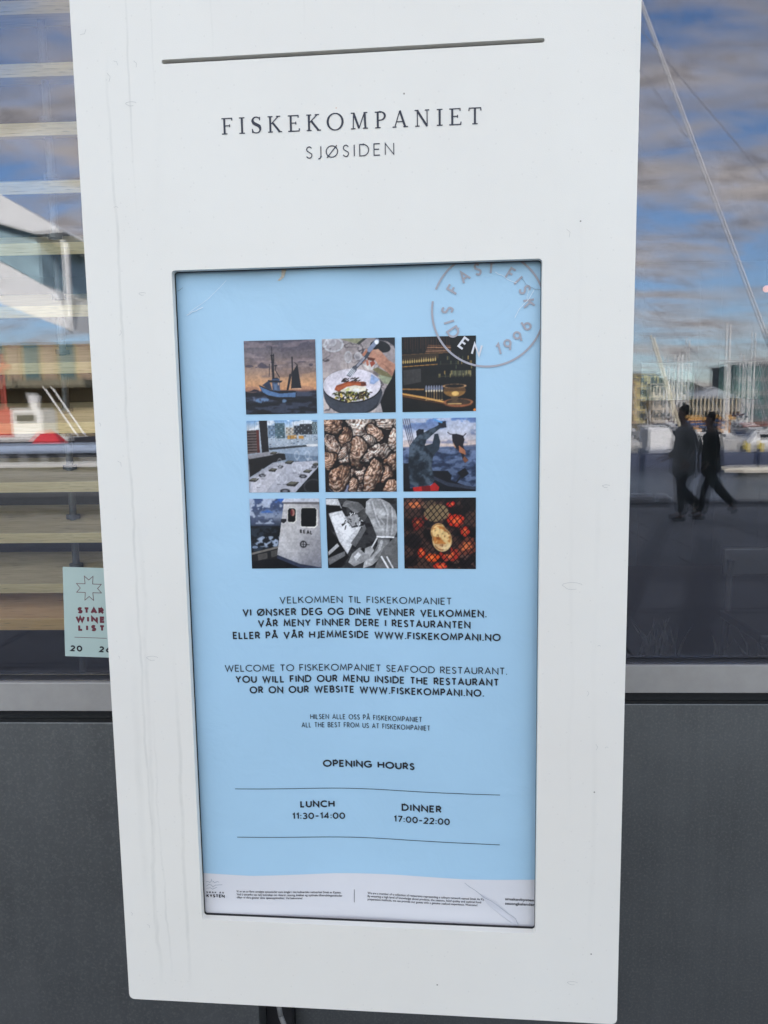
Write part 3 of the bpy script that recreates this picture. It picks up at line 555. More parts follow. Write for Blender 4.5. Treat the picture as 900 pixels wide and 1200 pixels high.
def ph_table():
    c = Cv((150, 160, 172)); r = random.Random(9); c.grad([(0, (120, 160, 200)), (.1, (196, 206, 214)), (.3, (170, 180, 190)), (.5, (148, 158, 170)), (1, (150, 152, 160))]); c.put((vnoise(6, 8, 4, 2) > .5) & (c.y < .15), (236, 238, 240), .8)
    P = lambda p, col, al=1: c.poly(K4(p), col, al)
    for x0, x1, y0, y1, col in ((215, 280, 115, 200, (110, 130, 150)), (262, 335, 100, 205, (84, 108, 116)), (340, 400, 130, 180, (190, 180, 165)), (400, 450, 120, 180, (60, 66, 74)), (440, 540, 108, 180, (58, 60, 66)), (530, 565, 95, 180, (110, 126, 130))):
        P([(x0, y0), (x1, y0), (x1, y1), (x0, y1)], col)
        for k in range(4):
            for j in range(4): c.ell((x0 + (x1 - x0) * (k + .5) / 4 - 58) / 510, (y0 + (y1 - y0) * (j + .5) / 4 - 80) / 498, .008, .008, (190, 196, 200) if (k + j) % 2 else (40, 44, 50), 0, .7)
    P([(350, 185), (415, 182), (420, 208), (350, 210)], (196, 150, 84)); P([(430, 185), (468, 188), (468, 210), (430, 208)], (200, 150, 80))
    for k in range(80): x_, y_ = r.uniform(210, 570), r.uniform(175, 262); P([(x_, y_), (x_ + 14, y_), (x_ + 10, y_ + 5), (x_ + 2, y_ + 5)], r.choice([(226, 230, 234), (60, 84, 110), (206, 210, 214), (70, 76, 84), (120, 140, 160)]), .8)
    for k in range(30): x_ = r.uniform(60, 570); P([(x_, r.uniform(80, 150)), (x_ + 1.6, 80), (x_ + 1.6, 220), (x_, 220)], (80, 90, 100), .6)
    P([(215, 268), (500, 250), (500, 262), (220, 284)], (60, 66, 72)); P([(480, 245), (568, 246), (568, 262), (490, 262)], (226, 226, 226)); P([(330, 305), (568, 330), (568, 365), (335, 370)], (112, 128, 146)); P([(210, 285), (568, 262), (568, 330), (330, 305)], (152, 166, 182))
    P([(58, 148), (145, 145), (145, 300), (58, 310)], (104, 92, 90))
    for k in range(8): P([(58, 156 + k * 19), (130, 154 + k * 19), (130, 160 + k * 19), (58, 163 + k * 19)], (40, 30, 32))
    P([(128, 145), (148, 145), (150, 300), (132, 302)], (92, 50, 46)); P([(150, 80), (208, 80), (215, 300), (165, 300)], (38, 36, 40))
    P([(65, 330), (240, 300), (330, 310), (335, 350), (240, 370), (190, 400), (70, 470)], (34, 34, 38)); P([(60, 320), (200, 295), (300, 300), (240, 318), (70, 345)], (150, 148, 152)); P([(240, 372), (560, 360), (568, 400), (400, 578), (70, 578), (75, 480)], (176, 176, 184)); P([(100, 490), (250, 400), (330, 400), (180, 578), (80, 578)], (206, 204, 210), .7); P([(395, 578), (568, 400), (568, 578)], (26, 28, 32)); c.put(np.abs(c.em(.92, .92, .13, .1) - 1) < .08, (74, 74, 78), .8)
    for x_, y_, s_ in ((360, 370, 1), (240, 422, 1), (490, 432, 1), (550, 385, .8), (378, 520, 1.4), (100, 490, 1.1), (250, 305, .8)): P([(x_ - 34 * s_, y_), (x_ - 8 * s_, y_ - 14 * s_), (x_ + 34 * s_, y_ - 10 * s_), (x_ + 12 * s_, y_ + 12 * s_), (x_ - 30 * s_, y_ + 8 * s_)], (56, 54, 52)); P([(x_ - 30 * s_, y_ - 2), (x_ - 6 * s_, y_ - 13 * s_), (x_ + 28 * s_, y_ - 10 * s_), (x_ + 5 * s_, y_ + 2)], (104, 102, 92))
    for x_, y_, s_ in ((455, 466, 1), (322, 568, 1.3), (160, 458, .9), (536, 402, .7), (295, 398, .7)): e = c.em((x_ - 58) / 510, (y_ - 80) / 498, .055 * s_, .026 * s_); c.put(e < 1, (36, 36, 40)); c.put(e < .6, (120, 120, 126))
    for x_, y_ in ((165, 440), (278, 480), (322, 480), (395, 400), (430, 410), (490, 320), (415, 320), (510, 370), (130, 500), (290, 370)):
        e = c.em((x_ - 58) / 510, (y_ - 80) / 498, .035, .06); c.put((e < 1) & (e > .78), (226, 228, 232), .6); c.line(K4([(x_, y_ + 28), (x_, y_ + 42)]), .008, (206, 208, 214), .7); c.line(K4([(x_ - 12, y_ + 42), (x_ + 12, y_ + 42)]), .008, (90, 90, 96), .8)
    return c
def ph_oyster():
    c = Cv((30, 22, 24)); c.put(vnoise(9, 9, 4, 2) > .5, (64, 42, 36), .8); c.ell(.27, .93, .18, .1, (130, 132, 150)); c.ell(.12, .9, .08, .1, (120, 124, 140))
    r = random.Random(12); tex = vnoise(22, 22, 5, 31); t2 = vnoise(6, 6, 4, 44); t3 = vnoise(60, 60, 2, 7); t4 = vnoise(11, 11, 4, 17)
    sh = [(.12, .08, .17, .12, .2), (.86, .05, .2, .12, .3), (.5, .12, .20, .17, .1), (.72, .2, .15, .09, .5), (.3, .25, .09, .17, .2), (.12, .38, .1, .2, -.5), (.62, .3, .1, .08, .4), (.08, .58, .14, .13, .2), (.33, .62, .12, .18, -.3), (.2, .8, .15, .19, .3), (.95, .55, .13, .24, .5), (.5, .76, .12, .14, .6), (.84, .76, .1, .15, -.2), (.92, .93, .12, .12, .2), (.55, .95, .14, .08, .1), (.47, .45, .13, .2, -.15), (.75, .47, .21, .11, -.5), (.67, .76, .12, .25, .42), (.96, .27, .08, .15, .1), (.40, .9, .07, .12, .3), (.28, .44, .06, .12, .6)]
    for cx_, cy_, rx_, ry_, ro in sh:
        wx, wy = cx_ + (t2 - .5) * .10, cy_ + (t4 - .5) * .10
        e = c.em(cx_, cy_, rx_, ry_, ro) + (t2 - .5) * .8 + (t4 - .5) * .5; m = e < 1
        c.put((e < 1.18), (18, 13, 15), .9); base = np.array(r.choice([(240, 214, 196), (222, 184, 158), (246, 230, 216), (206, 164, 136)]), float)
        hinge = c.em(cx_ - rx_ * .5, cy_ - ry_ * .6, rx_, ry_, ro) + (t2 - .5) * .9 + (tex - .5) * .5; v = .5 + .5 * np.sin(hinge * 21)
        shade = np.clip(1.12 - .55 * np.clip(c.em(cx_ - rx_ * .25, cy_ - ry_ * .3, rx_, ry_, ro), 0, 1.6), .25, 1.1) * (.62 + .5 * v) * (.75 + .5 * tex)
        col = base[None, None] * shade[..., None]; mm = m.astype(float)[..., None]; c.a = c.a * (1 - mm) + np.clip(col / 255, 0, 1) * mm
        c.put(m & (t3 > .62) & (tex > .45), (118, 66, 40), .7); c.put(m & (tex < .37), (54, 34, 28), .8); c.put(m & (v > .8) & (tex > .5), (238, 226, 216), .6)
    return c
def K6(pts): return [((x_ - 464) / 384, (y_ - 48) / 380) for x_, y_ in pts]
def ph_fisher():
    c = Cv((100, 110, 130)); c.grad([(0, (98, 128, 176)), (.15, (150, 164, 190)), (.3, (196, 184, 184)), (.38, (206, 186, 176)), (.4, (110, 118, 140)), (.5, (74, 88, 116)), (1, (44, 54, 74))]); n = vnoise(4, 9, 5, 5)
    c.put((n > .48) & (c.y < .3), (206, 206, 214), .7); c.put((n < .4) & (c.y < .35), (96, 112, 150), .5); n = vnoise(9, 22, 4, 7); c.put((n > .55) & (c.y > .41 - .06 * c.x), (120, 136, 164), .6); c.put((n < .42) & (c.y > .41), (38, 48, 68), .7); c.grad([(0, (74, 88, 116)), (1, (74, 88, 116))], (c.y > .41 - .08 * (c.x - .4)) & (c.y < .42), .6)
    for k in range(4): c.line([(.0 + k * .03, 0), (.11 + k * .02, .42)], .009, (60, 62, 74))
    P = lambda p, col, al=1: c.poly(K6(p), col, al); d = (50, 60, 70)
    P([(464, 280), (500, 280), (500, 428), (464, 428)], (26, 28, 36)); P([(464, 410), (640, 410), (840, 410), (847, 428), (464, 428)], (20, 20, 28)); P([(600, 320), (700, 320), (720, 345), (715, 370), (800, 400), (840, 425), (640, 425)], (28, 30, 38)); P([(620, 345), (700, 380), (840, 405), (847, 420), (700, 400), (625, 365)], (58, 64, 78)); P([(750, 330), (790, 305), (810, 335), (775, 362)], (28, 30, 36)); c.line(K6([(765, 355), (742, 385)]), .02, (30, 32, 38))
    P([(535, 115), (550, 104), (575, 106), (580, 150), (560, 160), (538, 140)], (34, 38, 48)); P([(500, 190), (540, 140), (600, 110), (640, 92), (660, 80), (690, 66), (694, 96), (660, 102), (640, 118), (590, 160), (580, 190), (620, 180), (632, 130), (650, 128), (662, 170), (655, 210), (625, 240), (615, 290), (630, 370), (600, 395), (530, 400), (500, 385), (492, 300)], d)
    nz = vnoise(12, 12, 4, 3); mk = c.pm(K6([(500, 190), (540, 140), (600, 110), (640, 92), (640, 118), (590, 160), (580, 190), (625, 240), (615, 290), (630, 370), (600, 395), (530, 400), (500, 385), (492, 300)])); c.put(mk & (nz > .55), (92, 104, 116), .7); c.put(mk & (nz < .42), (28, 34, 42), .7)
    P([(515, 405), (560, 400), (605, 400), (630, 380), (655, 405), (650, 425), (520, 428)], (170, 40, 40)); P([(560, 400), (605, 395), (610, 425), (565, 425)], (110, 26, 30)); P([(650, 72), (690, 64), (694, 98), (670, 100), (655, 88)], (44, 46, 56)); c.line(K6([(632, 56), (670, 72)]), .02, (90, 150, 200))
    P([(722, 135), (745, 130), (780, 140), (788, 160), (780, 190), (790, 220), (784, 240), (808, 265), (790, 282), (778, 262), (768, 225), (740, 205), (725, 170)], (44, 40, 46)); P([(758, 190), (790, 215), (795, 240), (760, 225)], (180, 120, 90)); P([(778, 262), (786, 245), (808, 268), (790, 280)], (130, 88, 70)); P([(726, 170), (745, 205), (735, 200)], (190, 150, 120)); c.line(K6([(700, 122), (712, 132), (735, 134)]), .01, (40, 36, 42)); c.line(K6([(795, 130), (780, 145)]), .01, (40, 36, 42)); return c
def K7(pts): return [((x_ - 85) / 498, (y_ - 630) / 482) for x_, y_ in pts]
def ph_wheelhouse():
    c = Cv((60, 70, 90)); c.grad([(0, (70, 104, 168)), (.12, (80, 100, 140)), (.25, (150, 160, 178)), (.32, (96, 104, 122)), (.38, (60, 68, 84)), (.4, (26, 30, 36)), (1, (26, 28, 32))]); n = vnoise(4, 5, 5, 15)
    c.put((n > .46) & (c.y < .38), (70, 80, 104), .75); c.put((n > .56) & (c.y < .36), (190, 198, 212), .8); c.put((n < .38) & (c.y < .2), (60, 110, 190), .7); n = vnoise(14, 20, 4, 4); c.put((n > .56) & (c.y > .4) & (c.y < .75), (54, 66, 78), .7); c.put((n > .58) & (c.em(.3, .6, .24, .09, -.1) < 1), (176, 188, 206), .85); c.ell(.06, .69, .04, .02, (160, 176, 200), 0, .7)
    P = lambda p, col, al=1: c.poly(K7(p), col, al)
    P([(85, 1010), (300, 955), (300, 1075), (85, 1112)], (38, 38, 40)); c.line(K7([(90, 1008), (300, 958)]), .03, (120, 116, 110)); P([(130, 1012), (200, 1000), (200, 1040), (135, 1055)], (82, 80, 78)); P([(225, 990), (280, 978), (280, 1020), (228, 1035)], (82, 80, 78)); P([(85, 1060), (280, 1040), (400, 1112), (85, 1112)], (24, 26, 32))
    m = c.pm(K7([(330, 665), (583, 660), (590, 1112), (430, 1085), (270, 1015)])); c.grad([(0, (206, 202, 200)), (.4, (196, 192, 190)), (.75, (170, 168, 170)), (1, (110, 112, 124))], m, 1, 'y'); c.put(m, (110, 112, 124), .0); c.grad([(.0, (206, 204, 204)), (.6, (200, 198, 198)), (1, (130, 130, 138))], m, .5, 'x')
    P([(315, 660), (335, 630), (583, 630), (583, 662)], (196, 198, 206)); P([(315, 656), (583, 655), (583, 672), (330, 668)], (110, 108, 110)); P([(270, 1015), (430, 1080), (590, 1108), (590, 1112), (440, 1112), (268, 1040)], (60, 66, 84))
    def rwin(x0, y0, x1, y1, q=18):
        P([(x0 + q, y0), (x1 - q, y0), (x1, y0 + q), (x1 - 4, y1 - q), (x1 - q - 6, y1), (x0 + 8, y1 - 4), (x0, y1 - q), (x0 + 4, y0 + q)], (226, 222, 214)); P([(x0 + q, y0 + 6), (x1 - q, y0 + 6), (x1 - 8, y0 + q), (x1 - 14, y1 - q), (x1 - q - 10, y1 - 8), (x0 + 10, y1 - 10), (x0 + 5, y1 - q), (x0 + 9, y0 + q)], (24, 26, 30))
    rwin(350, 692, 422, 800); rwin(442, 690, 568, 832); c.ell(.615, .2, .03, .05, (170, 120, 110)); c.ell(.6, .2, .015, .04, (110, 40, 50)); P([(305, 770), (345, 768), (345, 785), (325, 800), (305, 790)], (46, 46, 50))
    for k, ch in enumerate('REAL'):
        for s_ in G[ch][1]: c.line([((440 + k * 24 + px * 17 - 85) / 498, (864 + k * 3 - 630 - py * 20) / 482) for px, py in s_], .012, (36, 34, 36))
    e = c.em((458 - 85) / 498, (944 - 630) / 482, .05, .05); c.put((e < 1) & (e > .68), (34, 34, 38)); c.line(K7([(436, 942), (500, 948)]), .008, (34, 34, 38)); c.line(K7([(458, 922), (458, 966)]), .01, (34, 34, 38)); return c
def K8(pts): return [((x_ - 66) / 370, (y_ - 466) / 366) for x_, y_ in pts]
def ph_chef():
    c = Cv((40, 40, 42)); n = vnoise(8, 8, 4, 3); c.put(n > .52, (78, 78, 80), .7); P = lambda p, v, al=1: c.poly(K8(p), (v, v, v + 1), al)
    P([(66, 470), (130, 470), (150, 520), (66, 500)], 200); P([(66, 500), (140, 505), (150, 530), (70, 540)], 26); P([(80, 545), (150, 530), (200, 620), (250, 610), (170, 760), (130, 690)], 214); P([(95, 560), (150, 548), (165, 590), (110, 600)], 236); P([(120, 620), (180, 600), (210, 640), (160, 690)], 240, .8); P([(145, 600), (170, 592), (150, 612)], 30); P([(165, 560), (230, 550), (250, 600), (200, 610)], 150)
    r = random.Random(6)
    for k in range(40): x_, y_ = r.uniform(160, 260), r.uniform(540, 620); c.line(K8([(x_, y_), (x_ + r.uniform(-12, 12), y_ + r.uniform(-20, 20))]), .012, r.choice([(236,) * 3, (26,) * 3, (170,) * 3]))
    P([(190, 700), (265, 600), (275, 625), (215, 720)], 110); P([(66, 600), (130, 690), (180, 770), (130, 832), (66, 832)], 34); P([(70, 745), (120, 700), (130, 715), (72, 765)], 190); P([(66, 780), (160, 740), (160, 765), (75, 815)], 120); P([(130, 832), (170, 800), (300, 700), (330, 720), (250, 832)], 60)
    nn = vnoise(5, 9, 4, 61)
    def soft(pts, lo, hi, ax=(1, .4)):
        m = c.pm(K8(pts)).astype(float); t = np.clip((c.x * ax[0] + c.y * ax[1]) * .8 + (nn - .5) * 1.1, 0, 1); v = (lo + (hi - lo) * t) / 255; c.a = c.a * (1 - m[..., None]) + v[..., None] * m[..., None]
    soft([(200, 466), (262, 466), (282, 500), (278, 560), (250, 552), (228, 545), (205, 535), (188, 520), (178, 512), (165, 517), (152, 508), (160, 490), (180, 474)], 150, 60)
    soft([(180, 466), (268, 466), (284, 505), (268, 520), (252, 500), (236, 488), (200, 482), (176, 478)], 18, 46); soft([(228, 545), (262, 520), (282, 560), (262, 590), (240, 565)], 60, 96); P([(150, 508), (176, 514), (170, 521), (150, 515)], 24); P([(240, 500), (252, 498), (256, 518), (244, 520)], 96)
    soft([(276, 486), (300, 467), (350, 470), (395, 492), (425, 530), (436, 570), (434, 640), (416, 668), (330, 668), (312, 620), (292, 570), (272, 540)], 236, 120, (1, .1))
    for p_ in ([(300, 485), (318, 560), (338, 610)], [(350, 480), (380, 540), (372, 640)], [(400, 520), (404, 600), (396, 655)], [(330, 560), (360, 600)]): c.line(K8(p_), .03, (112, 112, 114), .35); c.line(K8([(a_ + 8, b_) for a_, b_ in p_]), .02, (240, 240, 240), .35)
    c.line(K8([(330, 666), (415, 668)]), .022, (244,) * 3); soft([(334, 674), (396, 674), (392, 715), (350, 770), (300, 815), (250, 832), (258, 800), (310, 745), (330, 710)], 90, 210, (-.6, 1)); c.line(K8([(352, 690), (340, 730), (290, 790)]), .04, (226,) * 3, .5)
    soft([(175, 800), (196, 755), (235, 722), (260, 728), (300, 712), (312, 738), (272, 790), (205, 822)], 226, 150); P([(238, 728), (264, 722), (262, 752)], 34); P([(205, 770), (228, 745), (244, 760), (215, 792)], 246, .8); c.line(K8([(300, 722), (328, 674)]), .02, (220,) * 3)
    soft([(362, 722), (420, 668), (436, 668), (436, 832), (310, 832)], 50, 110); c.line(K8([(350, 770), (385, 832)]), .025, (226,) * 3); c.line(K8([(378, 770), (410, 832)]), .02, (226,) * 3); c.a *= (.9 + .2 * vnoise(60, 60, 2, 5))[..., None]; return c
def ph_grill():
    c = Cv((46, 34, 34)); n = vnoise(6, 6, 4, 13); c.put(n > .52, (90, 66, 58), .7); c.put(n < .42, (26, 22, 24), .8); P9 = lambda x_, y_: ((x_ - 467) / 382, (y_ - 465) / 372)
    nf = vnoise(8, 8, 4, 23)
    for x_, y_, a, b, col in ((745, 580, .1, .09, (226, 60, 36)), (715, 500, .06, .04, (196, 40, 40)), (620, 775, .12, .06, (226, 84, 30)), (560, 750, .06, .08, (190, 50, 30)), (790, 640, .06, .07, (206, 60, 40)), (540, 600, .1, .1, (130, 46, 40)), (700, 760, .13, .1, (180, 56, 40)), (660, 820, .1, .05, (220, 56, 34)), (800, 720, .12, .12, (120, 66, 52)), (520, 500, .14, .07, (110, 70, 60)), (590, 565, .04, .05, (200, 50, 40))):
        u_, v_ = P9(x_, y_); e = c.em(u_, v_, a, b) + (nf - .5) * 1.1; c.put(e < 1, col, .85); c.put(e < .5, (255, 140, 80), .6)
    for x_, y_, a in ((520, 690, .13), (820, 500, .13), (610, 480, .08), (500, 800, .1), (820, 800, .12), (600, 600, .07), (745, 650, .06), (690, 740, .07)): u_, v_ = P9(x_, y_); e = c.em(u_, v_, a, a * .8) + (nf - .5) * .8; c.put(e < 1, (30, 27, 31), .85)
    u_, v_ = P9(640, 545); e = c.em(u_, v_, .17, .12, -.25) + (nf - .5) * .3; c.put(e < 1, (132, 112, 84)); u_, v_ = P9(600, 500); e = c.em(u_, v_, .1, .05, -.3); c.put(e < 1, (120, 98, 76), .7); c.put((vnoise(20, 20, 3, 3) > .6) & (c.y > .8) & (c.x > .5), (150, 110, 96), .5)
    for k in range(-12, 14):
        t = k * .083; c.line([(t, 0), (t + .72, 1)], .011, (20, 18, 20)); c.line([(t - .1 + .0, .95), (t + .85, -.05)], .011, (20, 18, 20)); c.line([(t + .006, .0), (t + .726, 1)], .003, (150, 120, 110), .4)
    u_, v_ = P9(662, 668); e = np.minimum(c.em(u_ + .02, v_ + .04, .135, .165, -.1), c.em(u_ - .03, v_ - .07, .105, .12, .1)); c.put(e < 1, (210, 176, 122)); c.put(e < .85, (222, 190, 132)); m = (e < .85) & (vnoise(14, 14, 3, 37) > .52); c.put(m, (176, 106, 50), .8); c.put((e < 1) & (c.y > v_ + .1), (214, 192, 150), .7); c.put((np.abs(e - .88) < .06) & (nf > .48), (120, 66, 34), .7); c.put((e < .6) & (vnoise(30, 30, 2, 3) > .62), (96, 48, 26), .6); return c
def photo_mat():
    m = bpy.data.materials.new('printed photograph'); m.use_nodes = True; t = m.node_tree; b = t.nodes['Principled BSDF']
    at = t.nodes.new('ShaderNodeAttribute'); at.attribute_name = 'print'; t.links.new(at.outputs['Color'], b.inputs['Base Color']); b.inputs['Roughness'].default_value = .4; b.inputs['Specular IOR Level'].default_value = .35; return m
M_photo = photo_mat(); PHS = .0890
plabels = ['photo of a fishing boat with one dark sail at dusk', 'photo of a fork over a plate of fish', 'photo of a dark bar with glasses', 'photo of a laid table by the harbour', 'photo of heaped oysters', 'photo of a fisherman lifting a fish', 'photo of a white wheelhouse', 'black and white photo of a cook', 'photo of a scallop on a grill over embers']
for k, fn in enumerate((ph_boat, ph_plate, ph_bar, ph_table, ph_oyster, ph_fisher, ph_wheelhouse, ph_chef, ph_grill)):
    a = fn().a * (1 + .22 * (vnoise(40, 40, 2, 90 + k)[..., None] - .5) + .22 * (vnoise(5, 5, 3, 70 + k)[..., None] - .5)); n = NP // 2; a = np.clip((a.reshape(n, 2, n, 2, 3).mean((1, 3)) - .48) * 1.13 + .48, 0, 1); lo = a <= .04045; L = np.where(lo, a / 12.92, ((a + .055) / 1.055) ** 2.4) * .90
    i, j = k % 3, k // 3; u0 = -.1363 + .0966 * i; v1 = .2107 - .0968 * j
    o = sheet('photo_print', u0, v1 - PHS, u0 + PHS - .0006, v1, n, n, .0007, M_photo, poster); o['label'] = plabels[k]
    at = o.data.color_attributes.new('print', 'FLOAT_COLOR', 'POINT'); C4 = np.ones((n, n, 4)); C4[..., :3] = L[::-1]; at.data.foreach_set('color', C4.ravel())

# ================================================================== RESTAURANT FACADE
def glass_mat(name, r0=.055, tint=(.985, .992, .99), gloss=(.84, .86, 1.0)):
    m = bpy.data.materials.new(name); m.use_nodes = True; t = m.node_tree; t.nodes.clear()
    o = t.nodes.new('ShaderNodeOutputMaterial'); mx = t.nodes.new('ShaderNodeMixShader'); tr = t.nodes.new('ShaderNodeBsdfTransparent'); gl = t.nodes.new('ShaderNodeBsdfGlossy')
    tr.inputs[0].default_value = (*tint, 1); gl.inputs['Roughness'].default_value = 0.0; gl.inputs['Color'].default_value = (*gloss, 1)
    lw = t.nodes.new('ShaderNodeLayerWeight'); lw.inputs[0].default_value = .5
    p = mth('POWER', lw.outputs['Facing'], 5.0, tree=t); f = mth('ADD', mth('MULTIPLY', p, 1 - r0, tree=t), r0, tree=t)
    tc = t.nodes.new('ShaderNodeTexCoord'); bp = t.nodes.new('ShaderNodeBump'); bp.inputs['Strength'].default_value = .018; bp.inputs['Distance'].default_value = .01
    t.links.new(noise(t, tc.outputs['Object'], 1.3, 0, .4), bp.inputs['Height']); t.links.new(bp.outputs[0], gl.inputs['Normal'])
    t.links.new(f, mx.inputs[0]); t.links.new(tr.outputs[0], mx.inputs[1]); t.links.new(gl.outputs[0], mx.inputs[2]); t.links.new(mx.outputs[0], o.inputs[0]); return m
M_glass = glass_mat('window glass', .043); M_tint = glass_mat('tinted rear glass', .05, tint=(.06, .095, .105))
M_rail = mat('grey anodised rail', (.34, .33, .315), .42, metal=.35, var=.06, scale=40, bump=.25, bscale=900)
def panel_mat():
    m = mat('dusty dark facade panel', (.15, .158, .16), .46, metal=.95, var=.12, scale=5, spec=.6); t = m.node_tree; b = t.nodes['Principled BSDF']
    tc = t.nodes.new('ShaderNodeTexCoord'); f = noise(t, tc.outputs['Object'], 240, 4, .7); mp_ = t.nodes.new('ShaderNodeMapping'); mp_.inputs['Scale'].default_value = (30, 30, 1.2); t.links.new(tc.outputs['Object'], mp_.inputs[0])
    g = noise(t, mp_.outputs[0], 2, 4, .6); base = b.inputs['Base Color'].links[0].from_socket
    mx = t.nodes.new('ShaderNodeMix'); mx.data_type = 'RGBA'; k = mth('MULTIPLY', mth('SUBTRACT', f, .50, tree=t, clamp=True), 5.0, tree=t, clamp=True); k = mth('ADD', mth('MULTIPLY', k, .5, tree=t), mth('MULTIPLY', mth('SUBTRACT', g, .4, tree=t, clamp=True), .35, tree=t), tree=t)
    t.links.new(k, mx.inputs[0]); t.links.new(base, mx.inputs[6]); mx.inputs[7].default_value = (.27, .275, .27, 1); t.links.new(mx.outputs[2], b.inputs['Base Color'])
    bp = t.nodes.new('ShaderNodeBump'); bp.inputs['Strength'].default_value = .25; bp.inputs['Distance'].default_value = .0005; t.links.new(f, bp.inputs['Height']); t.links.new(bp.outputs[0], b.inputs['Normal']); return m
M_panel = panel_mat()
M_wall = mat('dark grey facade cladding', (.10, .105, .11), .6, var=.1, scale=2)
bld = empty('restaurant_building', (0, 0, 0)); tag(bld, 'grey metal and glass restaurant front behind the white sign', 'building')
def bay(x0, x1, y, shared):
    MB().box((x0, y, 1.197), (x1, y + .005, 3.0)).build('window_pane', M_glass, bld)
    p2 = MB().box((x0, 0, -.9), (x1, .005, .9)).build('window_pane', M_glass, bld); p2.location = (0, y + .021, 2.10); p2.rotation_euler = (R(.10), 0, R(.10))
    MB().box((x0, y - .006, 1.1475), (x1, y + .0035, 1.1962)).build('sill_rail', M_rail, bld, bevel=.0012); MB().box((x0, y + .0055, 1.1475), (x1, y + .05, 1.1958)).build('inner_frame', M_blackstrip, bld)
    MB().box((x0, y + .012, 1.1285), (x1, y + .05, 1.1470)).build('shadow_gap', mat('black gloss gap', (.012, .013, .014), .15), bld)
    MB().box((x0, y - .006, .12), (x1, y + .05, 1.1280)).build('lower_panel', M_panel, bld, bevel=.0012)
    MB().box((x0, y - .02, .01), (x1, y + .05, .1195)).build('plinth', M_wall, bld)
    MB().box((x0, y - .012, 3.003), (x1, y + .05, 3.1)).build('head_rail', M_rail, bld, bevel=.001)
bay(-4.2, -.2795, 0, 0); bay(-.2325, 5.4, .085, 0)
MB().box((-.2785, .05, .01), (-.2335, .30, 3.1)).build('pier', mat('near black steel pier', (.012, .012, .014), .4), bld)
for x0, x1 in ((-4.30, -4.202), (5.402, 5.50)): MB().box((x0, .0, .01), (x1, .3, 3.1)).build('corner_post', M_rail, bld)
MB().box((-12, .0, .0), (-4.302, .3, 3.1)).build('front_wall', M_wall, bld); MB().box((5.502, .0, .0), (14, .3, 3.1)).build('front_wall', M_wall, bld)
MB().box((-12, .0, 3.103), (14, .3, 10.5)).build('upper_wall', M_wall, bld)
MB().box((-12, .303, 3.15), (14, 7.1, 3.35)).build('ceiling_slab', mat('interior ceiling dark', (.040, .042, .046), .8), bld)
MB().box((-12, .303, 10.3), (14, 7.1, 10.5)).build('roof_slab', M_wall, bld)
M_int = mat('dark interior wall', (.040, .042, .046), .7, var=.15, scale=2)
MB().box((-12, .303, -.2), (14, 7.1, .0)).build('interior_floor', mat('dark interior floor boards', (.03, .028, .026), .5), bld)
# back wall with two small windows
wins = [(2.343, 2.923), (3.135, 3.60)]
xs = [-12] + [v for wn in wins for v in wn] + [14]
for i in range(0, len(xs), 2): MB().box((xs[i], 7, .003), (xs[i + 1], 7.1, 3.147)).build('back_wall', M_int, bld)
for a, b in wins:
    MB().box((a + .002, 7, .003), (b - .002, 7.1, 1.76)).build('back_wall', M_int, bld); MB().box((a + .002, 7, 2.15), (b - .002, 7.1, 3.147)).build('back_wall', M_int, bld)
    MB().box((a + .003, 7.088, 1.76), (b - .003, 7.094, 2.15)).build('window_pane', M_tint, bld)
for x0 in (-12, 13.8): MB().box((x0, .304, .003), (x0 + .2, 6.997, 3.147)).build('side_wall', M_int, bld)
MB().box((-12, 6.9, 3.353), (14, 7.1, 10.297)).build('rear_upper_wall', M_wall, bld)
# cable hanging in the gap
mb = MB(); P = [(-.262, .02, .75), (-.252, .018, .62), (-.247, .017, .585), (-.236, .016, .553), (-.228, .016, .50), (-.232, .018, .3), (-.24, .02, .02)]
for a, b in zip(P, P[1:]): mb.tube(a, b, .0045, n=8)
tag(mb.build('power_cable', mat('grey cable', (.18, .18, .18), .5, var=.2, scale=60), smooth=True), 'thin grey cable hanging in the dark gap below the white board', 'cable')

# ------------------------------------------------------------------ plank shelf behind the left window
def wood_mat(name, c1, c2, sx=1.0):
    m = bpy.data.materials.new(name); m.use_nodes = True; t = m.node_tree; b = t.nodes['Principled BSDF']
    tc = t.nodes.new('ShaderNodeTexCoord'); mp_ = t.nodes.new('ShaderNodeMapping'); mp_.inputs['Scale'].default_value = (1.4 * sx, 14, 30); t.links.new(tc.outputs['Object'], mp_.inputs[0])
    f = noise(t, mp_.outputs[0], 3.0, 8, .65, 1.2); c = ramp(t, f, [(.28, c1), (.5, tuple((a + q) / 2 for a, q in zip(c1, c2))), (.72, c2)])
    vo = noise(t, mp_.outputs[0], 9, 3, .5); mx = t.nodes.new('ShaderNodeMix'); mx.data_type = 'RGBA'; t.links.new(mth('MULTIPLY', mth('SUBTRACT', vo, .60, tree=t, clamp=True), 6, tree=t, clamp=True), mx.inputs[0]); t.links.new(c, mx.inputs[6]); mx.inputs[7].default_value = (*[q * .3 for q in c1], 1)
    t.links.new(mx.outputs[2], b.inputs['Base Color']); b.inputs['Roughness'].default_value = .55; return m
M_plank = wood_mat('greyed oak plank', (.40, .32, .18), (.70, .57, .36)); M_edge = wood_mat('pale sawn oak edge', (.60, .46, .22), (.90, .74, .42)); M_edge2 = wood_mat('orange sawn edge', (.75, .44, .15), (.95, .64, .28)); M_plank2 = wood_mat('orange oak plank', (.58, .33, .14), (.80, .54, .28))
shelf = empty('plank_rack', (-1.4, 1.2, 0)); tag(shelf, 'tall rack of tilted wooden planks on steel tubes behind the left window', 'rack')
zs = [2.865, 2.689, 2.52, 2.351, 2.17, 1.981, 1.807, 1.62, 1.432, 1.267, 1.101, .985]
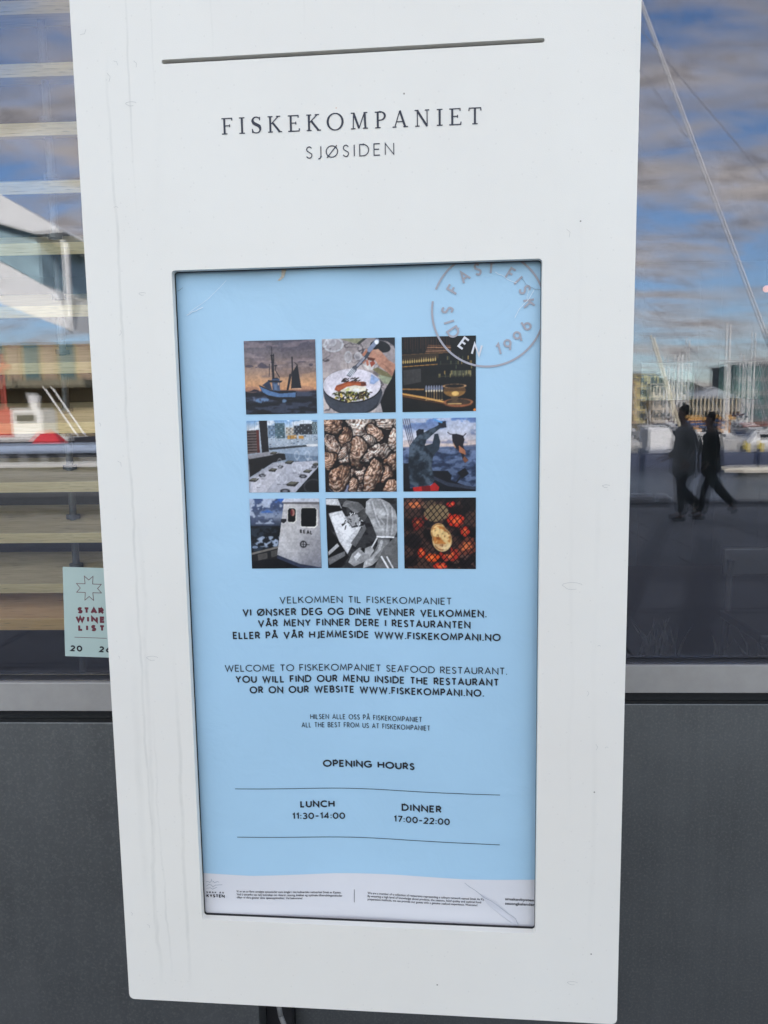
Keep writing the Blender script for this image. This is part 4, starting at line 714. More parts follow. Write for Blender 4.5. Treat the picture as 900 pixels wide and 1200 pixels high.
TH = math.atan2(.0688, .215)
for i, z in enumerate(zs):
    m = M_plank2 if i == len(zs) - 1 else M_plank; hgt = .036 if i < 11 else .045
    o = MB().box((-1.4, 0, -hgt), (1.06, .2257, 0)).build('plank', m, shelf, bevel=.002); o.data.materials.append(M_edge2 if i == 11 else M_edge)
    for pf in o.data.polygons:
        if pf.normal.y < -.9: pf.material_index = 1
    o.location = (0, 0, z); o.rotation_euler = (TH, 0, 0)
    if i == 11: o['label'] = 'lowest plank, more orange than the rest'
M_tube = mat('dull steel tube', (.09, .095, .10), .4, metal=.4, var=.1)
for xp in (-1.02, .252, 1.0):
    z0 = .62
    MB().tube((xp, .10, .003), (xp, .10, 3.14), .0115, n=16).build('steel_tube', M_tube, shelf, smooth=False)
    for z in zs:
        MB().tube((xp, .10, z + .034), (xp, .10, z + .048), .022, n=16).build('collar', M_tube, shelf)
# bar stools in the dark room and a lit lamp
def stool(x, y, label):
    s = empty('bar_stool', (x, y, 0)); tag(s, label, 'bar stool', 'bar stools inside the right window'); m = mat('black stained wood', (.018, .017, .017), .4)
    MB().box((-.2, -.2, .74), (.2, .2, .78)).build('seat', m, s, bevel=.01); MB().box((-.2, .17, .93), (.2, .195, 1.05)).build('backrest', m, s, bevel=.008)
    for sx in (-1, 1):
        for sy in (-1, 1): MB().tube((sx * .2, sy * .2, 0), (sx * .17, sy * .17, .74 if sy < 0 else 1.0), .015, n=8).build('leg', m, s)
    MB().box((-.18, -.19, .28), (.18, -.17, .31)).build('footrest', m, s)
stool(1.50, 1.9, 'black bar stool nearest the window glass, right side'); stool(2.25, 2.3, 'black bar stool further into the dark room')
lamp = empty('pendant_lamp', (2.27, 4, 2.41)); tag(lamp, 'small glowing pinkish pendant lamp inside the dark room', 'lamp')
MB().tube((0, 0, .03), (0, 0, .73), .004, n=6).build('cord', M_dark, lamp)
bmx = bmesh.new(); bmesh.ops.create_uvsphere(bmx, u_segments=16, v_segments=8, radius=.022); me = bpy.data.meshes.new('bulb'); bmx.to_mesh(me); bmx.free(); link('bulb', me, mat('glowing bulb', (1, .42, .30), .5, var=0, emit=.2), lamp)
# dry grass planter on the inner sill
pl = empty('window_planter', (.95, .16, 1.13)); tag(pl, 'low planter of dark dry grass behind the foot of the right window', 'planter')
MB().box((-.6, -.03, -.06), (.6, .06, .02)).build('trough', M_dark, pl, bevel=.004)
mb = MB()
for k in range(150):
    x = random.uniform(-.58, .58) if k > 60 else random.choice((-.52, -.5, -.30, -.27, -.24)) + random.uniform(-.03, .03); y = random.uniform(-.01, .04); h = random.uniform(.05, .105); a = random.uniform(-.5, .5) * h; wd = .003
    mb.add([(x - wd, y, .02), (x + wd, y, .02), (x + a * .4 + wd * .7, y, .02 + h * .6), (x + a * .4 - wd * .7, y, .02 + h * .6), (x + a, y + .01, .02 + h)], [(0, 1, 2, 3), (3, 2, 4)])
g = mb.build('grass_blades', mat('dark dry grass', (.006, .006, .005), .9), pl); g['kind'] = 'stuff'

# ------------------------------------------------------------------ sticker on the left pane
stk = empty('window_sticker', (-.5735, -.0006, 1.3885), 0); stk.rotation_euler = (0, R(2.2), 0)
tag(stk, 'pale green wine list sticker with a dark red star on the left window', 'sticker')
M_stk = mat('pale green sticker vinyl', s8(176, 196, 190), .35, var=.03); M_mar = mat('maroon print', s8(104, 38, 52), .5, var=.03)
SW, SH = .086, .149
MB().box((0, 0, -SH), (SW, .0005, 0)).build('vinyl_sheet', M_stk, stk)
pk = lambda x, z, o: (x, -o, z)
def s_px(X, Y): return ((X - 120) / 5160.0 * .79 * 1.02, -(Y - 145) / 6400.0)
star = []
for k in range(8):
    a = 22.5 + 45 * k; ro = .0205; ri = .0118
    star.append((ro * math.cos(R(a)), ro * math.sin(R(a))))
    star.append((ri * math.cos(R(a + 22.5)), ri * math.sin(R(a + 22.5))) if k % 2 == 0 else (.0105 * math.cos(R(a + 22.5)) * 1.0, .0105 * math.sin(R(a + 22.5))))
sx0, sz0 = .0425, -.034
SP = [(-.0062, .0072), (-.0072, .0200), (0, .0136), (.0072, .0200), (.0062, .0072), (.0205, .0072), (.0142, 0), (.0205, -.0072), (.0062, -.0072), (.0072, -.0200), (0, -.0136), (-.0072, -.0200), (-.0062, -.0072), (-.0205, -.0072), (-.0142, 0), (-.0205, .0072), (-.0062, .0072)]
ribbons_mesh('star_outline', [ribbon([(sx0 + a, sz0 + b) for a, b in SP], .0009)], pk, M_mar, stk, off=.0002)
for s, a, b, z in (('STAR', .0225, .0665, -.0765), ('WINE', .0190, .0680, -.0910), ('LIST', .0230, .0675, -.1055)): ribbons_mesh('text_line', text_runs(s, a, b, z, .0108, .0034), pk, M_mar, stk, off=.0002)
ribbons_mesh('ruled_line', [ribbon([(.0165, -.1165), (.0700, -.1165)], .0008)], pk, M_mar, stk, off=.0002)
for s, a, b in (('20', .0090, .0290), ('26', .0570, .0770)): ribbons_mesh('year_digits', text_runs(s, a, b, -.1405, .0103, .0026), pk, M_black, stk, off=.0002)

# ================================================================== QUAY, WATER (all seen mirrored in the glass)
M_quay = mat('dark quay concrete', (.085, .088, .092), .8, var=.12, scale=1.2, bump=.3, bscale=40)
q = MB().box((-90, -12.6, -1.9), (95, -.0, -.07)).build('quay_ground', M_quay); q['kind'] = 'structure'
MB().box((-90, .0, -1.9), (95, 30, -.21)).build('ground_behind_building', M_quay)['kind'] = 'structure'
slabs = empty('quay_paving', (0, 0, 0)); slabs['kind'] = 'structure'
smesh = None
M_slab = [mat('paving slab grey ' + str(i), (.19 + .025 * i, .19 + .025 * i, .19 + .025 * i), .75, var=.14, scale=3, bump=.3, bscale=50) for i in range(3)]
meshes = []
for m in M_slab:
    o = MB().box((-.742, -.592, -.06), (.742, .592, 0)).mesh('paving_slab'); b = bmesh.new(); b.from_mesh(o); bmesh.ops.bevel(b, geom=[e for e in b.edges if all(v.co.z > -.01 for v in e.verts)], offset=.006, segments=1, affect='EDGES'); b.to_mesh(o); b.free(); o.materials.append(m); meshes.append(o)
for j in range(10):
    for i in range(20):
        o = link('paving_slab', random.choice(meshes), None, slabs, (-14.3 + i * 1.5 + (.0 if j % 2 else .35), -.66 - j * 1.2, random.uniform(-.002, .002)))
M_drain = mat('dark drain channel', (.14, .14, .145), .7)
for (xa, ya), (xb, yb), hw in (((4.62, -12.4), (1.3, -3.9), .10), ((3.75, -8.5), (1.75, -3.5), .12), ((-6.9, -12.3), (-4.6, -3.0), .10)):
    dx_, dy_ = xb - xa, yb - ya; L_ = math.hypot(dx_, dy_); nx_, ny_ = -dy_ / L_ * hw, dx_ / L_ * hw
    MB().add([(xa + nx_, ya + ny_, -.02), (xa - nx_, ya - ny_, -.02), (xb - nx_, yb - ny_, -.02), (xb + nx_, yb + ny_, -.02), (xa + nx_, ya + ny_, .007), (xa - nx_, ya - ny_, .007), (xb - nx_, yb - ny_, .007), (xb + nx_, yb + ny_, .007)], [(3, 2, 1, 0), (4, 5, 6, 7), (0, 1, 5, 4), (1, 2, 6, 5), (2, 3, 7, 6), (3, 0, 4, 7)]).build('drain_channel', M_drain, slabs)
kerb = empty('quay_edge', (0, 0, 0)); kerb['kind'] = 'structure'
MB().box((-90, -12.9, -1.9), (95, -12.602, .01)).build('edge_beam', mat('quay edge concrete', (.16, .16, .165), .7, var=.15, scale=2), kerb, bevel=.02)
for x0, x1 in ((-30, -9.4), (2.2, 4.32)): tag(MB().box((x0, -12.85, .012), (x1, -12.62, .13)).build('bull_rail', mat('pale bull rail timber', (.55, .55, .56), .7, var=.1, scale=4), bevel=.02), 'pale timber bull rail along the quay edge, ' + ('long run left of the boat' if x0 < 0 else 'short end by the two walkers'), 'rail')
tag(MB().box((4.42, -12.84, .012), (4.62, -12.64, .12)).build('quay_ladder_cap', mat('white ladder cap', (.7, .7, .7), .5), bevel=.03), 'small white cap at the end of the quay rail', 'cap')
M_water = mat('harbour water', (.02, .03, .035), .06, var=.1, scale=.6, bump=.0, spec=.5)
t = M_water.node_tree; tcw = t.nodes.new('ShaderNodeTexCoord'); mpw = t.nodes.new('ShaderNodeMapping'); mpw.inputs['Scale'].default_value = (.6, 1.5, 1); t.links.new(tcw.outputs['Object'], mpw.inputs[0]); bpw = t.nodes.new('ShaderNodeBump'); bpw.inputs['Strength'].default_value = .6; bpw.inputs['Distance'].default_value = .16; t.links.new(noise(t, mpw.outputs[0], 2.2, 4, .6), bpw.inputs['Height']); t.links.new(bpw.outputs[0], t.nodes['Principled BSDF'].inputs['Normal'])
wt = MB(); wt.add([(-1500, -2500, -1.3), (1500, -2500, -1.3), (1500, -12.75, -1.3), (-1500, -12.75, -1.3)], [(0, 1, 2, 3)]); wt.build('harbour_water', M_water)['kind'] = 'structure'
MB().box((-1500, -2600, -3), (1500, 500, -2.0)).build('sea_bed', mat('sea bed', (.03, .035, .035), .9))['kind'] = 'structure'
hv = []; hf = []; NX, NY = 90, 8
for j in range(NY):
    for i in range(NX):
        x = -1400 + 2800 * i / (NX - 1); k = j / (NY - 1); h = (34 + 22 * math.sin(x * .004 + 1) + 14 * math.sin(x * .013) + 6 * math.sin(x * .05)) * math.sin(k * math.pi / 2) ** 1.2
        hv.append((x, -620 - 420 * k + 30 * math.sin(x * .01), -2 + h + (random.uniform(-2, 2) if j else 0)))
for j in range(NY - 1):
    for i in range(NX - 1): hf.append((j * NX + i, j * NX + i + 1, (j + 1) * NX + i + 1, (j + 1) * NX + i))
mb = MB(); mb.add(hv, hf); mb.build('far_hills', mat('wooded hillside', (.035, .045, .035), .9, var=.5, scale=.02, col2=(.09, .085, .06)), smooth=True)['kind'] = 'structure'
MB().box((-900, -900, -1.9), (900, -176, -.6)).build('far_shore', mat('far shore ground', (.16, .15, .13), .9, var=.3, scale=.05))['kind'] = 'structure'

# ------------------------------------------------------------------ far waterfront buildings
def block(x, y, wx, dy, h, wallc, storeys, bays, label, roofc=(.1, .1, .11), glassc=(.05, .08, .09), fins=False, pitch=0.0, z0=-.6):
    b = empty('waterfront_building', (x, y, z0)); tag(b, label, 'building', 'buildings across the harbour')
    mw = mat('wall %.2f %.2f %.2f' % wallc, wallc, .8, var=.12, scale=.3); mg = mat('window glass %.2f %.2f %.2f' % glassc, glassc, .12, var=.3, scale=.4)
    MB().box((-wx / 2, -dy, 0), (wx / 2, 0, h)).build('wall', mw, b)
    if pitch:
        MB().prism([(-wx / 2 - .4, h + .01), (wx / 2 + .4, h + .01), (0, h + pitch)], -dy - .3, .5).build('roof', mat('roof %.2f %.2f %.2f' % roofc, roofc, .6), b)
    else: MB().box((-wx / 2 - .3, -dy, h + .01), (wx / 2 + .3, .4, h + .5)).build('roof', mat('roof %.2f %.2f %.2f' % roofc, roofc, .6), b)
    sh = h / storeys; bw = wx / bays; wm = None
    wmesh = MB().box((-bw * .32, 0, -sh * .3), (bw * .32, .08, sh * .3)).mesh('window'); wmesh.materials.append(mg)
    for s_ in range(storeys):
        for k in range(bays): link('window', wmesh, None, b, (-wx / 2 + bw * (k + .5), .0, sh * (s_ + .55)))
        if s_: MB().box((-wx / 2, .005, sh * s_ - .12), (wx / 2, .6 if fins else .15, sh * s_ + .12)).build('balcony', mat('pale slab edge', (.40, .37, .32), .7), b)
    if fins:
        fm = MB().box((-.12, .0, 0), (.12, .7, h)).mesh('fin'); fm.materials.append(mat('pale vertical fin', (.52, .44, .30), .7))
        for k in range(bays + 1): link('fin', fm, None, b, (-wx / 2 + bw * k, .0, 0))
YB = -178
BL_ = [(-100, 34, 11, (.34, .22, .14), 4, 8, 0, 0), (-62, 28, 9, (.5, .45, .36), 3, 7, 0, 3), (-30, 26, 12, (.24, .26, .28), 4, 7, 0, 0), (0, 26, 8, (.55, .42, .26), 3, 7, 0, 0), (28, 22, 10, (.3, .2, .14), 3, 6, 0, 2),
       (45, 11, 9.6, (.42, .29, .16), 4, 4, 0, 0), (51.5, 9.6, 10.9, (.52, .44, .20), 4, 4, 0, 0), (57.8, 8, 8.6, (.58, .50, .38), 3, 5, 0, 0), (68, 11, 5.4, (.40, .36, .28), 2, 12, 1, 2.2), (79.5, 14.5, 12.4, (.12, .14, .14), 4, 6, 0, 0), (97, 16, 9.5, (.40, .26, .15), 3, 6, 0, 0), (118, 22, 12, (.42, .40, .38), 4, 7, 0, 0)]
names = ['wide brown four storey block far along the shore', 'cream three storey house row with a pitched roof', 'blue grey four storey office block', 'ochre three storey warehouse', 'brown three storey house with a pitched roof', 'brown balconied block beside the yellow block', 'yellow topped block just right of the white sign', 'beige three storey block behind the boat masts', 'low hall with pale vertical fins and a shallow white roof', 'dark teal glazed block at the right end', 'red brown three storey block beyond the dark block', 'grey four storey block last on the shore']
for (x, wx, h, c_, s_, b_, fn_, pt), nm in zip(BL_, names):
    block(x, YB - (3 if x == 51.5 else 0), wx - .4, 14, h, c_, s_, b_, nm, roofc=(.33, .35, .37) if fn_ else (.1, .1, .11), glassc=(.05, .13, .13) if x == 79.5 else (.05, .07, .08), fins=bool(fn_), pitch=pt)

# harbour hall seen in the left window: sloping white roof slabs over teal and brown walls
hb = empty('harbour_hall', (-25, -52, -1.4)); tag(hb, 'modern harbour hall with sloping white roof slabs over teal glass and brown panels', 'building')
M_wr = mat('white roof slab', (.82, .82, .78), .6, var=.04); X0, Y0, Z0 = -25, -52, -1.4
MB().box((-14, -9, 0), (3.2, 0, 8.4 + .0)).build('wall', mat('ochre timber wall', (.36, .28, .15), .8, var=.2, scale=1), hb)
tm = MB().box((-.55, .002, 5.9), (.55, .12, 8.35)).mesh('glass_panel'); tm.materials.append(mat('teal glazing', (.11, .17, .165), .15, var=.2, scale=1)); bm_ = MB().box((-.42, .002, 5.9), (.42, .14, 8.35)).mesh('timber_panel'); bm_.materials.append(mat('brown timber panel', (.34, .25, .17), .7, var=.2, scale=2))
for k in range(13):
    link('glass_panel' if k % 2 else 'timber_panel', tm if k % 2 else bm_, None, hb, (-12.8 + 1.25 * k, 0, 0))
MB().prism([(-14, 13.6), (-2.53, 13.54 + .0), (2.3, 8.75), (1.2, 8.85), (-2.6, 10.9), (-14, 15.5)][:0] or [(-14, 17.5), (-2.3, 13.55), (1.32, 11.5), (2.0, 9.1), (-2.5, 10.9), (-14, 15.6)], -9, 1.6).build('roof_slab', M_wr, hb)
MB().prism([(-14, 22), (-2.0, 17.85), (2.1, 15.4), (.2, 15.3), (-2.15, 16.0), (-14, 20.2)], -9, 2.0).build('roof_slab', M_wr, hb)
MB().prism([(-14, 20.15), (-2.15, 15.95), (.1, 15.25), (.1, 12.2), (-2.3, 13.6), (-14, 17.6)], -8, 1.2).build('gable_glazing', mat('pale gable glazing', (.30, .42, .45), .2, var=.4, scale=.6), hb)
MB().box((1.7, 1.0, 9.0), (2.0, 1.3, 14.9)).build('column', M_wr, hb); MB().box((3.0, .5, 8.5), (3.15, .65, 17.2)).build('column', M_wr, hb)
MB().box((-14, .2, 5.3), (3.4, 3.2, 5.8)).build('canopy', mat('olive canopy', (.22, .20, .13), .7), hb)

# dark boathouse with a curved roof, piles, fishing boat
bh = empty('boathouse', (-30, -62, -1.3)); tag(bh, 'low boathouse with a dark blue curved roof above the timber piles', 'building')
MB().prism([(-5, 4.0)] + [(-4.2 + 8.4 * k / 12, 4.7 + 2.0 * math.sin(math.pi * k / 12)) for k in range(13)] + [(5, 4.0)], -8, 0).build('roof', mat('dark blue roof', (.035, .05, .07), .5), bh)
MB().box((-4.4, -7.8, 0), (4.6, -.1, 4.0)).build('wall', mat('dark boathouse wall', (.10, .09, .08), .8), bh)
pw = empty('timber_piling', (-27.5, -58, -1.3)); tag(pw, 'row of pale timber piles standing in the water', 'piles')
for k in range(24): MB().tube((-7 + k * .62 + random.uniform(-.05, .05), 0, -.5), (-7 + k * .62 + random.uniform(-.1, .1), 0, 4.4 + random.uniform(-.3, .2)), .16, n=8).build('pile', mat('weathered pile', (.52, .46, .28), .8, var=.25, scale=2), pw)

def hull_mesh(L, Bm, Hh, draft=.35, sheer=.35, n=12):
    v = []; f = []
    for i in range(n + 1):
        s_ = i / n; x = -L / 2 + L * s_; bw = Bm / 2 * (1 - max(0, (s_ - .45) / .55) ** 2.2) * (.82 + .18 * min(1, s_ / .3)); top = Hh + sheer * max(0, s_ - .3) ** 2 * 2; bx = x + (.0 if s_ < .9 else (s_ - .9) * L * .35)
        for yy, z_ in ((-bw, top), (-bw * .93, top * .45), (-bw * .65, 0), (0, -draft), (bw * .65, 0), (bw * .93, top * .45), (bw, top)): v.append((bx if z_ > .3 else x, yy, z_))
    for i in range(n):
        for j in range(6): a = i * 7 + j; f.append((a, a + 1, a + 8, a + 7))
        f.append((i * 7 + 6, i * 7, i * 7 + 7, i * 7 + 13))
    f += [tuple(range(7))[::-1], tuple(range(n * 7, n * 7 + 7))]; mb = MB(); mb.add(v, f); return mb
HULLC = {'white': (.52, .51, .48), 'navy': (.03, .045, .09), 'cream': (.66, .6, .48), 'red': (.42, .05, .04), 'grey': (.35, .37, .4)}
def sailboat(x, y, rz, L, mast, colr, label, lean=0.0, cover=(.05, .09, .2)):
    s_ = empty('sailing_boat', (x, y, -1.3), rz); tag(s_, label, 'boat', 'sailing boats moored in the marina')
    hull_mesh(L, L * .3, L * .10).build('hull', mat('hull ' + colr, HULLC[colr], .35, var=.05), s_, smooth=False)
    cb = MB(); cb.prism([(-L * .18, L * .1), (-L * .16, L * .17), (L * .1, L * .16), (L * .2, L * .115), (L * .2, L * .1)], -L * .085, L * .085); cb.build('cabin', mat('cabin white', (.74, .73, .7), .4), s_, bevel=.03)
    wm = MB(); wm.box((-L * .12, -L * .087, L * .125), (L * .08, L * .087, L * .15)); wm.build('window', mat('cabin window', (.02, .025, .03), .1), s_)
    MB().tube((L * .1, 0, L * .1), (L * .1 + lean, 0, mast), .14, .10, n=8).build('mast', mat('mast metal', (.80, .78, .72), .4), s_)
    MB().tube((L * .09, 0, L * .25), (-L * .34, 0, L * .235), .11, .09, n=8).build('boom', mat('sail cover %.2f' % cover[0], cover, .8), s_)
    MB().tube((L * .1 + lean, 0, mast * .97), (L * .5, 0, L * .14), .025, n=5).build('forestay', mat('steel wire', (.45, .45, .45), .4), s_); MB().tube((L * .1 + lean, 0, mast * .97), (-L * .48, 0, L * .12), .025, n=5).build('backstay', mat('steel wire', (.45, .45, .45), .4), s_)
    for k in (.45, .7): MB().tube((L * .1, -.45, mast * k), (L * .1, .45, mast * k), .03, n=5).build('spreader', mat('mast metal', (.66, .64, .6), .4), s_)
    return s_
def motorboat(x, y, rz, L, colr, label, cab=(.76, .76, .74)):
    s_ = empty('motor_boat', (x, y, -1.3), rz); tag(s_, label, 'boat', 'motor boats moored in the marina')
    hull_mesh(L, L * .34, L * .13).build('hull', mat('hull ' + colr, HULLC[colr], .35, var=.05), s_)
    MB().prism([(-L * .2, L * .13), (-L * .2, L * .3), (L * .08, L * .3), (L * .2, L * .14)], -L * .12, L * .12).build('cabin', mat('cabin %.2f %.2f' % cab[:2], cab, .4), s_, bevel=.04)
    MB().box((-L * .18, -L * .123, L * .2), (L * .06, L * .123, L * .27)).build('window', mat('cabin window', (.02, .025, .03), .1), s_); MB().tube((-L * .1, 0, L * .3), (-L * .12, 0, L * .5), .03, n=6).build('antenna', mat('mast metal', (.66, .64, .6), .4), s_)
sailboat(23.3, -60, R(8), 8.5, 9.6, 'white', 'white sailing boat with the tallest bare mast, right of the walkers'); sailboat(21.4, -60, R(-172), 7.5, 7.4, 'white', 'white sailing boat with a shorter mast close to the tallest one')
sailboat(27.0, -57, R(5), 8, 8.0, 'white', 'white sailing boat at the right edge with a red sail cover', cover=(.28, .07, .04)); sailboat(32, -66, R(178), 9, 11, 'navy', 'navy hulled sailing boat beyond the right edge')
motorboat(18.4, -58, R(4), 6.2, 'white', 'small white motor boat left of the first walker'); motorboat(23.0, -51, R(184), 5.4, 'white', 'white motor boat on the right with yellow fenders'); motorboat(20.3, -62, R(176), 5.6, 'white', 'white motor boat seen between the two walkers'); motorboat(15, -64, R(0), 6.0, 'grey', 'grey motor boat behind the white sign edge')
k = 0
cols_ = ['white', 'navy', 'white', 'cream', 'white', 'grey', 'white', 'red']; posw = ['first', 'second', 'third', 'fourth', 'fifth', 'sixth', 'seventh', 'eighth', 'ninth', 'tenth', 'eleventh', 'twelfth', 'thirteenth', 'fourteenth', 'fifteenth', 'sixteenth', 'seventeenth', 'eighteenth', 'nineteenth', 'twentieth']
for i in range(20):
    x = 22 + i * 1.75 + random.uniform(-.3, .3); y = -84 - (i % 4) * 7 + random.uniform(-2, 2); c_ = cols_[i % 8]
    sailboat(x, y, R(84 + random.uniform(-8, 8)), random.uniform(8, 11), random.uniform(7.5, 11.5), c_, '%s hulled sailing boat moored bow on, %s mast from the left in the far row' % (c_, posw[i]), cover=random.choice([(.05, .09, .2), (.3, .08, .05), (.5, .5, .46), (.04, .04, .05)]))
for i in range(6):
    x = -46 + i * 9; sailboat(x, -75 - (i % 2) * 6, R(90), 9, random.uniform(8, 10), cols_[i], '%s hulled sailing boat out in the middle of the harbour, %s from the left' % (cols_[i], posw[i]))
# orange roofed float house
fh = empty('float_house', (28.2, -74, -1.3)); tag(fh, 'small orange floating kiosk with a flat roof among the masts', 'kiosk'); MB().box((-1.9, -3, 0), (1.9, 0, 2.2)).build('wall', mat('orange cladding', (.62, .30, .08), .7, var=.1), fh); MB().box((-2.2, -3.2, 2.205), (2.2, .3, 2.5)).build('roof', mat('orange roof', (.66, .36, .10), .7), fh); MB().box((-.8, .002, .9), (.8, .05, 1.7)).build('window', mat('cabin window', (.02, .025, .03), .1), fh)
# raised boom of a crane barge
cr = empty('work_barge', (17.3, -50, -1.3)); tag(cr, 'low grey work barge with a slanting pale boom by the first walker', 'barge'); MB().box((-2.4, -1.2, -.3), (2.6, 1.2, .6)).build('deck', mat('hull grey', HULLC['grey'], .35), cr, bevel=.05); MB().box((-2.2, -.9, .605), (-.8, .9, 1.9)).build('cabin', mat('cabin white', (.74, .73, .7), .4), cr, bevel=.04); MB().tube((.4, 0, .6), (-1.9, 0, 7.8), .14, .08, n=8).build('boom', mat('pale boom paint', (.80, .72, .52), .5), cr); MB().tube((-1.9, 0, 7.75), (-2.2, 0, .7), .02, n=5).build('hoist_wire', mat('steel wire', (.45, .45, .45), .4), cr)
# long navy floating boom in front of the marina
pn = empty('floating_breakwater', (14, -40, -1.3)); tag(pn, 'long low navy blue floating breakwater lying across the harbour water', 'breakwater')
for i in range(9): MB().box((-26 + i * 6.02, -1.3, -.2), (-20.05 + i * 6.02, 0, .78)).build('float_section', mat('navy tarpaulin', (.022, .034, .075), .5, var=.2, scale=.8), pn, bevel=.12)
wp = empty('white_pontoon', (17.6, -35, -1.3)); tag(wp, 'thin white pontoon with a pointed end in front of the navy breakwater', 'pontoon'); MB().add([(-3.3, .1, .15), (-2.6, -.7, .15), (9, -.7, .15), (9, .7, .15), (-2.6, .5, .15), (-3.3, .1, .32), (-2.6, -.7, .32), (9, -.7, .32), (9, .7, .32), (-2.6, .5, .32)], [(4, 3, 2, 1, 0), (5, 6, 7, 8, 9), (0, 1, 6, 5), (1, 2, 7, 6), (2, 3, 8, 7), (3, 4, 9, 8), (4, 0, 5, 9)]).build('deck', mat('cream pontoon deck', (.78, .72, .58), .6), wp); MB().box((-2.4, -.6, -.3), (8.8, .4, .145)).build('float', mat('pontoon float dark', (.05, .05, .05), .7), wp)
for k, xx in enumerate((21.7, 22.6)): tag(MB().tube((xx, -50.0, -1.9), (xx, -50.0, -.4), .16, n=10).build('mooring_post', mat('yellow post', (.66, .52, .10), .6)), ('left' if k == 0 else 'right') + ' one of two yellow mooring posts beside the white motor boat', 'post', 'yellow mooring posts')

# left window: fishing boat, white launch at the quay, buoy
fb = empty('fishing_boat', (-24.6, -46, -1.3), R(0)); tag(fb, 'red and white fishing boat with a black hull and slanting white derricks', 'fishing boat')
hull_mesh(9.5, 3.0, 1.75).build('hull', mat('black hull paint', (.02, .02, .03), .35), fb); MB().box((-4.3, -1.45, 1.78), (3.6, 1.52, 2.05)).build('bulwark', mat('white bulwark', (.78, .76, .70), .5), fb, bevel=.04)
for x0, z1 in ((-3.9, 3.9), (-.0, 3.7)): c_ = MB().box((x0, -1.0, 2.06), (x0 + 1.9, 1.0, z1)).build('wheelhouse', mat('white wheelhouse', (.80, .78, .72), .5), fb, bevel=.08); MB().box((x0 + .3, .98, 2.9), (x0 + 1.5, 1.03, 3.4)).build('window', mat('cabin window', (.02, .025, .03), .1), c_)
MB().box((-1.95, -.9, 2.06), (-.05, .9, 3.75)).build('deckhouse', mat('red deckhouse', (.55, .06, .04), .5), fb, bevel=.06); MB().tube((-.9, 0, 3.7), (-.9, 0, 7.2), .09, n=8).build('mast', mat('red mast', (.55, .08, .05), .5), fb)
MB().tube((-1.5, .0, 6.1), (-.4, 0, 6.4), .16, n=8).build('radar', mat('red mast', (.55, .08, .05), .5), fb)
for dx in (0, .5): MB().tube((3.6 + dx, 0, 2.0), (1.7 + dx, 0, 5.0), .05, n=6).build('derrick', mat('white wheelhouse', (.80, .78, .72), .5), fb)
MB().tube((-3.0, .0, 3.9), (-3.0, 0, 5.0), .3, .45, n=10).build('funnel', mat('white wheelhouse', (.80, .78, .72), .5), fb); MB().tube((1.0, .0, 3.7), (1.0, 0, 4.6), .25, .4, n=10).build('vent', mat('white wheelhouse', (.80, .78, .72), .5), fb)
tag(MB().add([(-.9, -.6, 0), (.9, -.6, 0), (.9, .6, 0), (-.9, .6, 0), (-.5, -.3, .55), (.1, -.2, .75), (.5, .2, .5), (-.4, .3, .6)], [(3, 2, 1, 0), (0, 1, 5, 4), (1, 2, 6, 5), (2, 3, 7, 6), (3, 0, 4, 7), (4, 5, 6, 7)]).build('red_tarpaulin', mat('red tarpaulin', (.70, .05, .06), .6), loc=(-20.9, -42, .42), bevel=.08), 'bright red tarpaulin heaped on the jetty end', 'tarpaulin')
tag(MB().box((-40, -44, -1.2), (-13, -41, .40)).build('wooden_jetty', mat('dark jetty timber', (.04, .04, .045), .7, var=.3), bevel=.05), 'dark timber jetty in front of the fishing boat', 'jetty')
lb = empty('white_launch', (-19, -29.5, -1.3)); tag(lb, 'long grey launch with a pale blue band and a white strake across the left window', 'boat')
hull_mesh(24, 3.0, 1.68, sheer=.05).build('hull', mat('launch grey hull', (.16, .165, .175), .35, var=.06), lb)
MB().box((-11.4, 1.30, 1.72), (10.6, 1.50, 2.05)).build('blue_band', mat('pale blue paint', (.42, .50, .62), .4, var=.05), lb, bevel=.06); MB().box((-11.6, 1.42, 1.20), (10.8, 1.60, 1.32)).build('rubbing_strake', mat('white strake', (.86, .86, .84), .35), lb, bevel=.02)
MB().box((-11.4, -1.3, 1.69), (10.4, 1.2, 1.72)).build('deck', mat('launch grey hull', (.16, .165, .175), .35), lb)
for k in range(5): MB().box((2.4 + k * .8, 1.44, 1.36), (2.75 + k * .8, 1.52, 1.66)).build('vent', M_dark, lb)
tag(MB().tube((-7.95, -12.3, .0), (-7.95, -12.3, 1.15), .13, n=12).build('mooring_bollard', mat('brown bollard', (.10, .07, .045), .6), bevel=.02), 'tall brown mooring bollard on the quay edge before the launch', 'bollard')

# guyed pole on the quay, its wires cross the right window
gp = empty('guyed_pole', (3.45, -15.83, -1.5)); tag(gp, 'tall guyed pole by the quay with pale double wires running down to the right', 'pole'); MPo = mat('pale wire', (.72, .70, .68), .4)
MB().tube((0, 0, 0), (0, 0, 15.2), .11, .07, n=10).build('pole', mat('mast metal', (.66, .64, .6), .4), gp)
def wire(a, b, r, m=MPo): MB().tube((a[0] - 3.45, a[1] + 15.83, a[2] + 1.5), (b[0] - 3.45, b[1] + 15.83, b[2] + 1.5), r, n=6).build('guy_wire', m, gp)
wire((3.5, -15.83, 13.0), (8.97, -15.83, -.1), .028); M_w2 = mat('grey wire', (.32, .32, .36), .5)
wire((3.5, -15.83, 10.9), (11.6, -15.83, 1.8), .009, M_w2); wire((3.5, -15.83, 10.5), (5.751, -15.83, 7.35), .009, M_w2); wire((3.5, -15.83, 5.6), (9.0, -15.83, -.2), .004, M_w2)
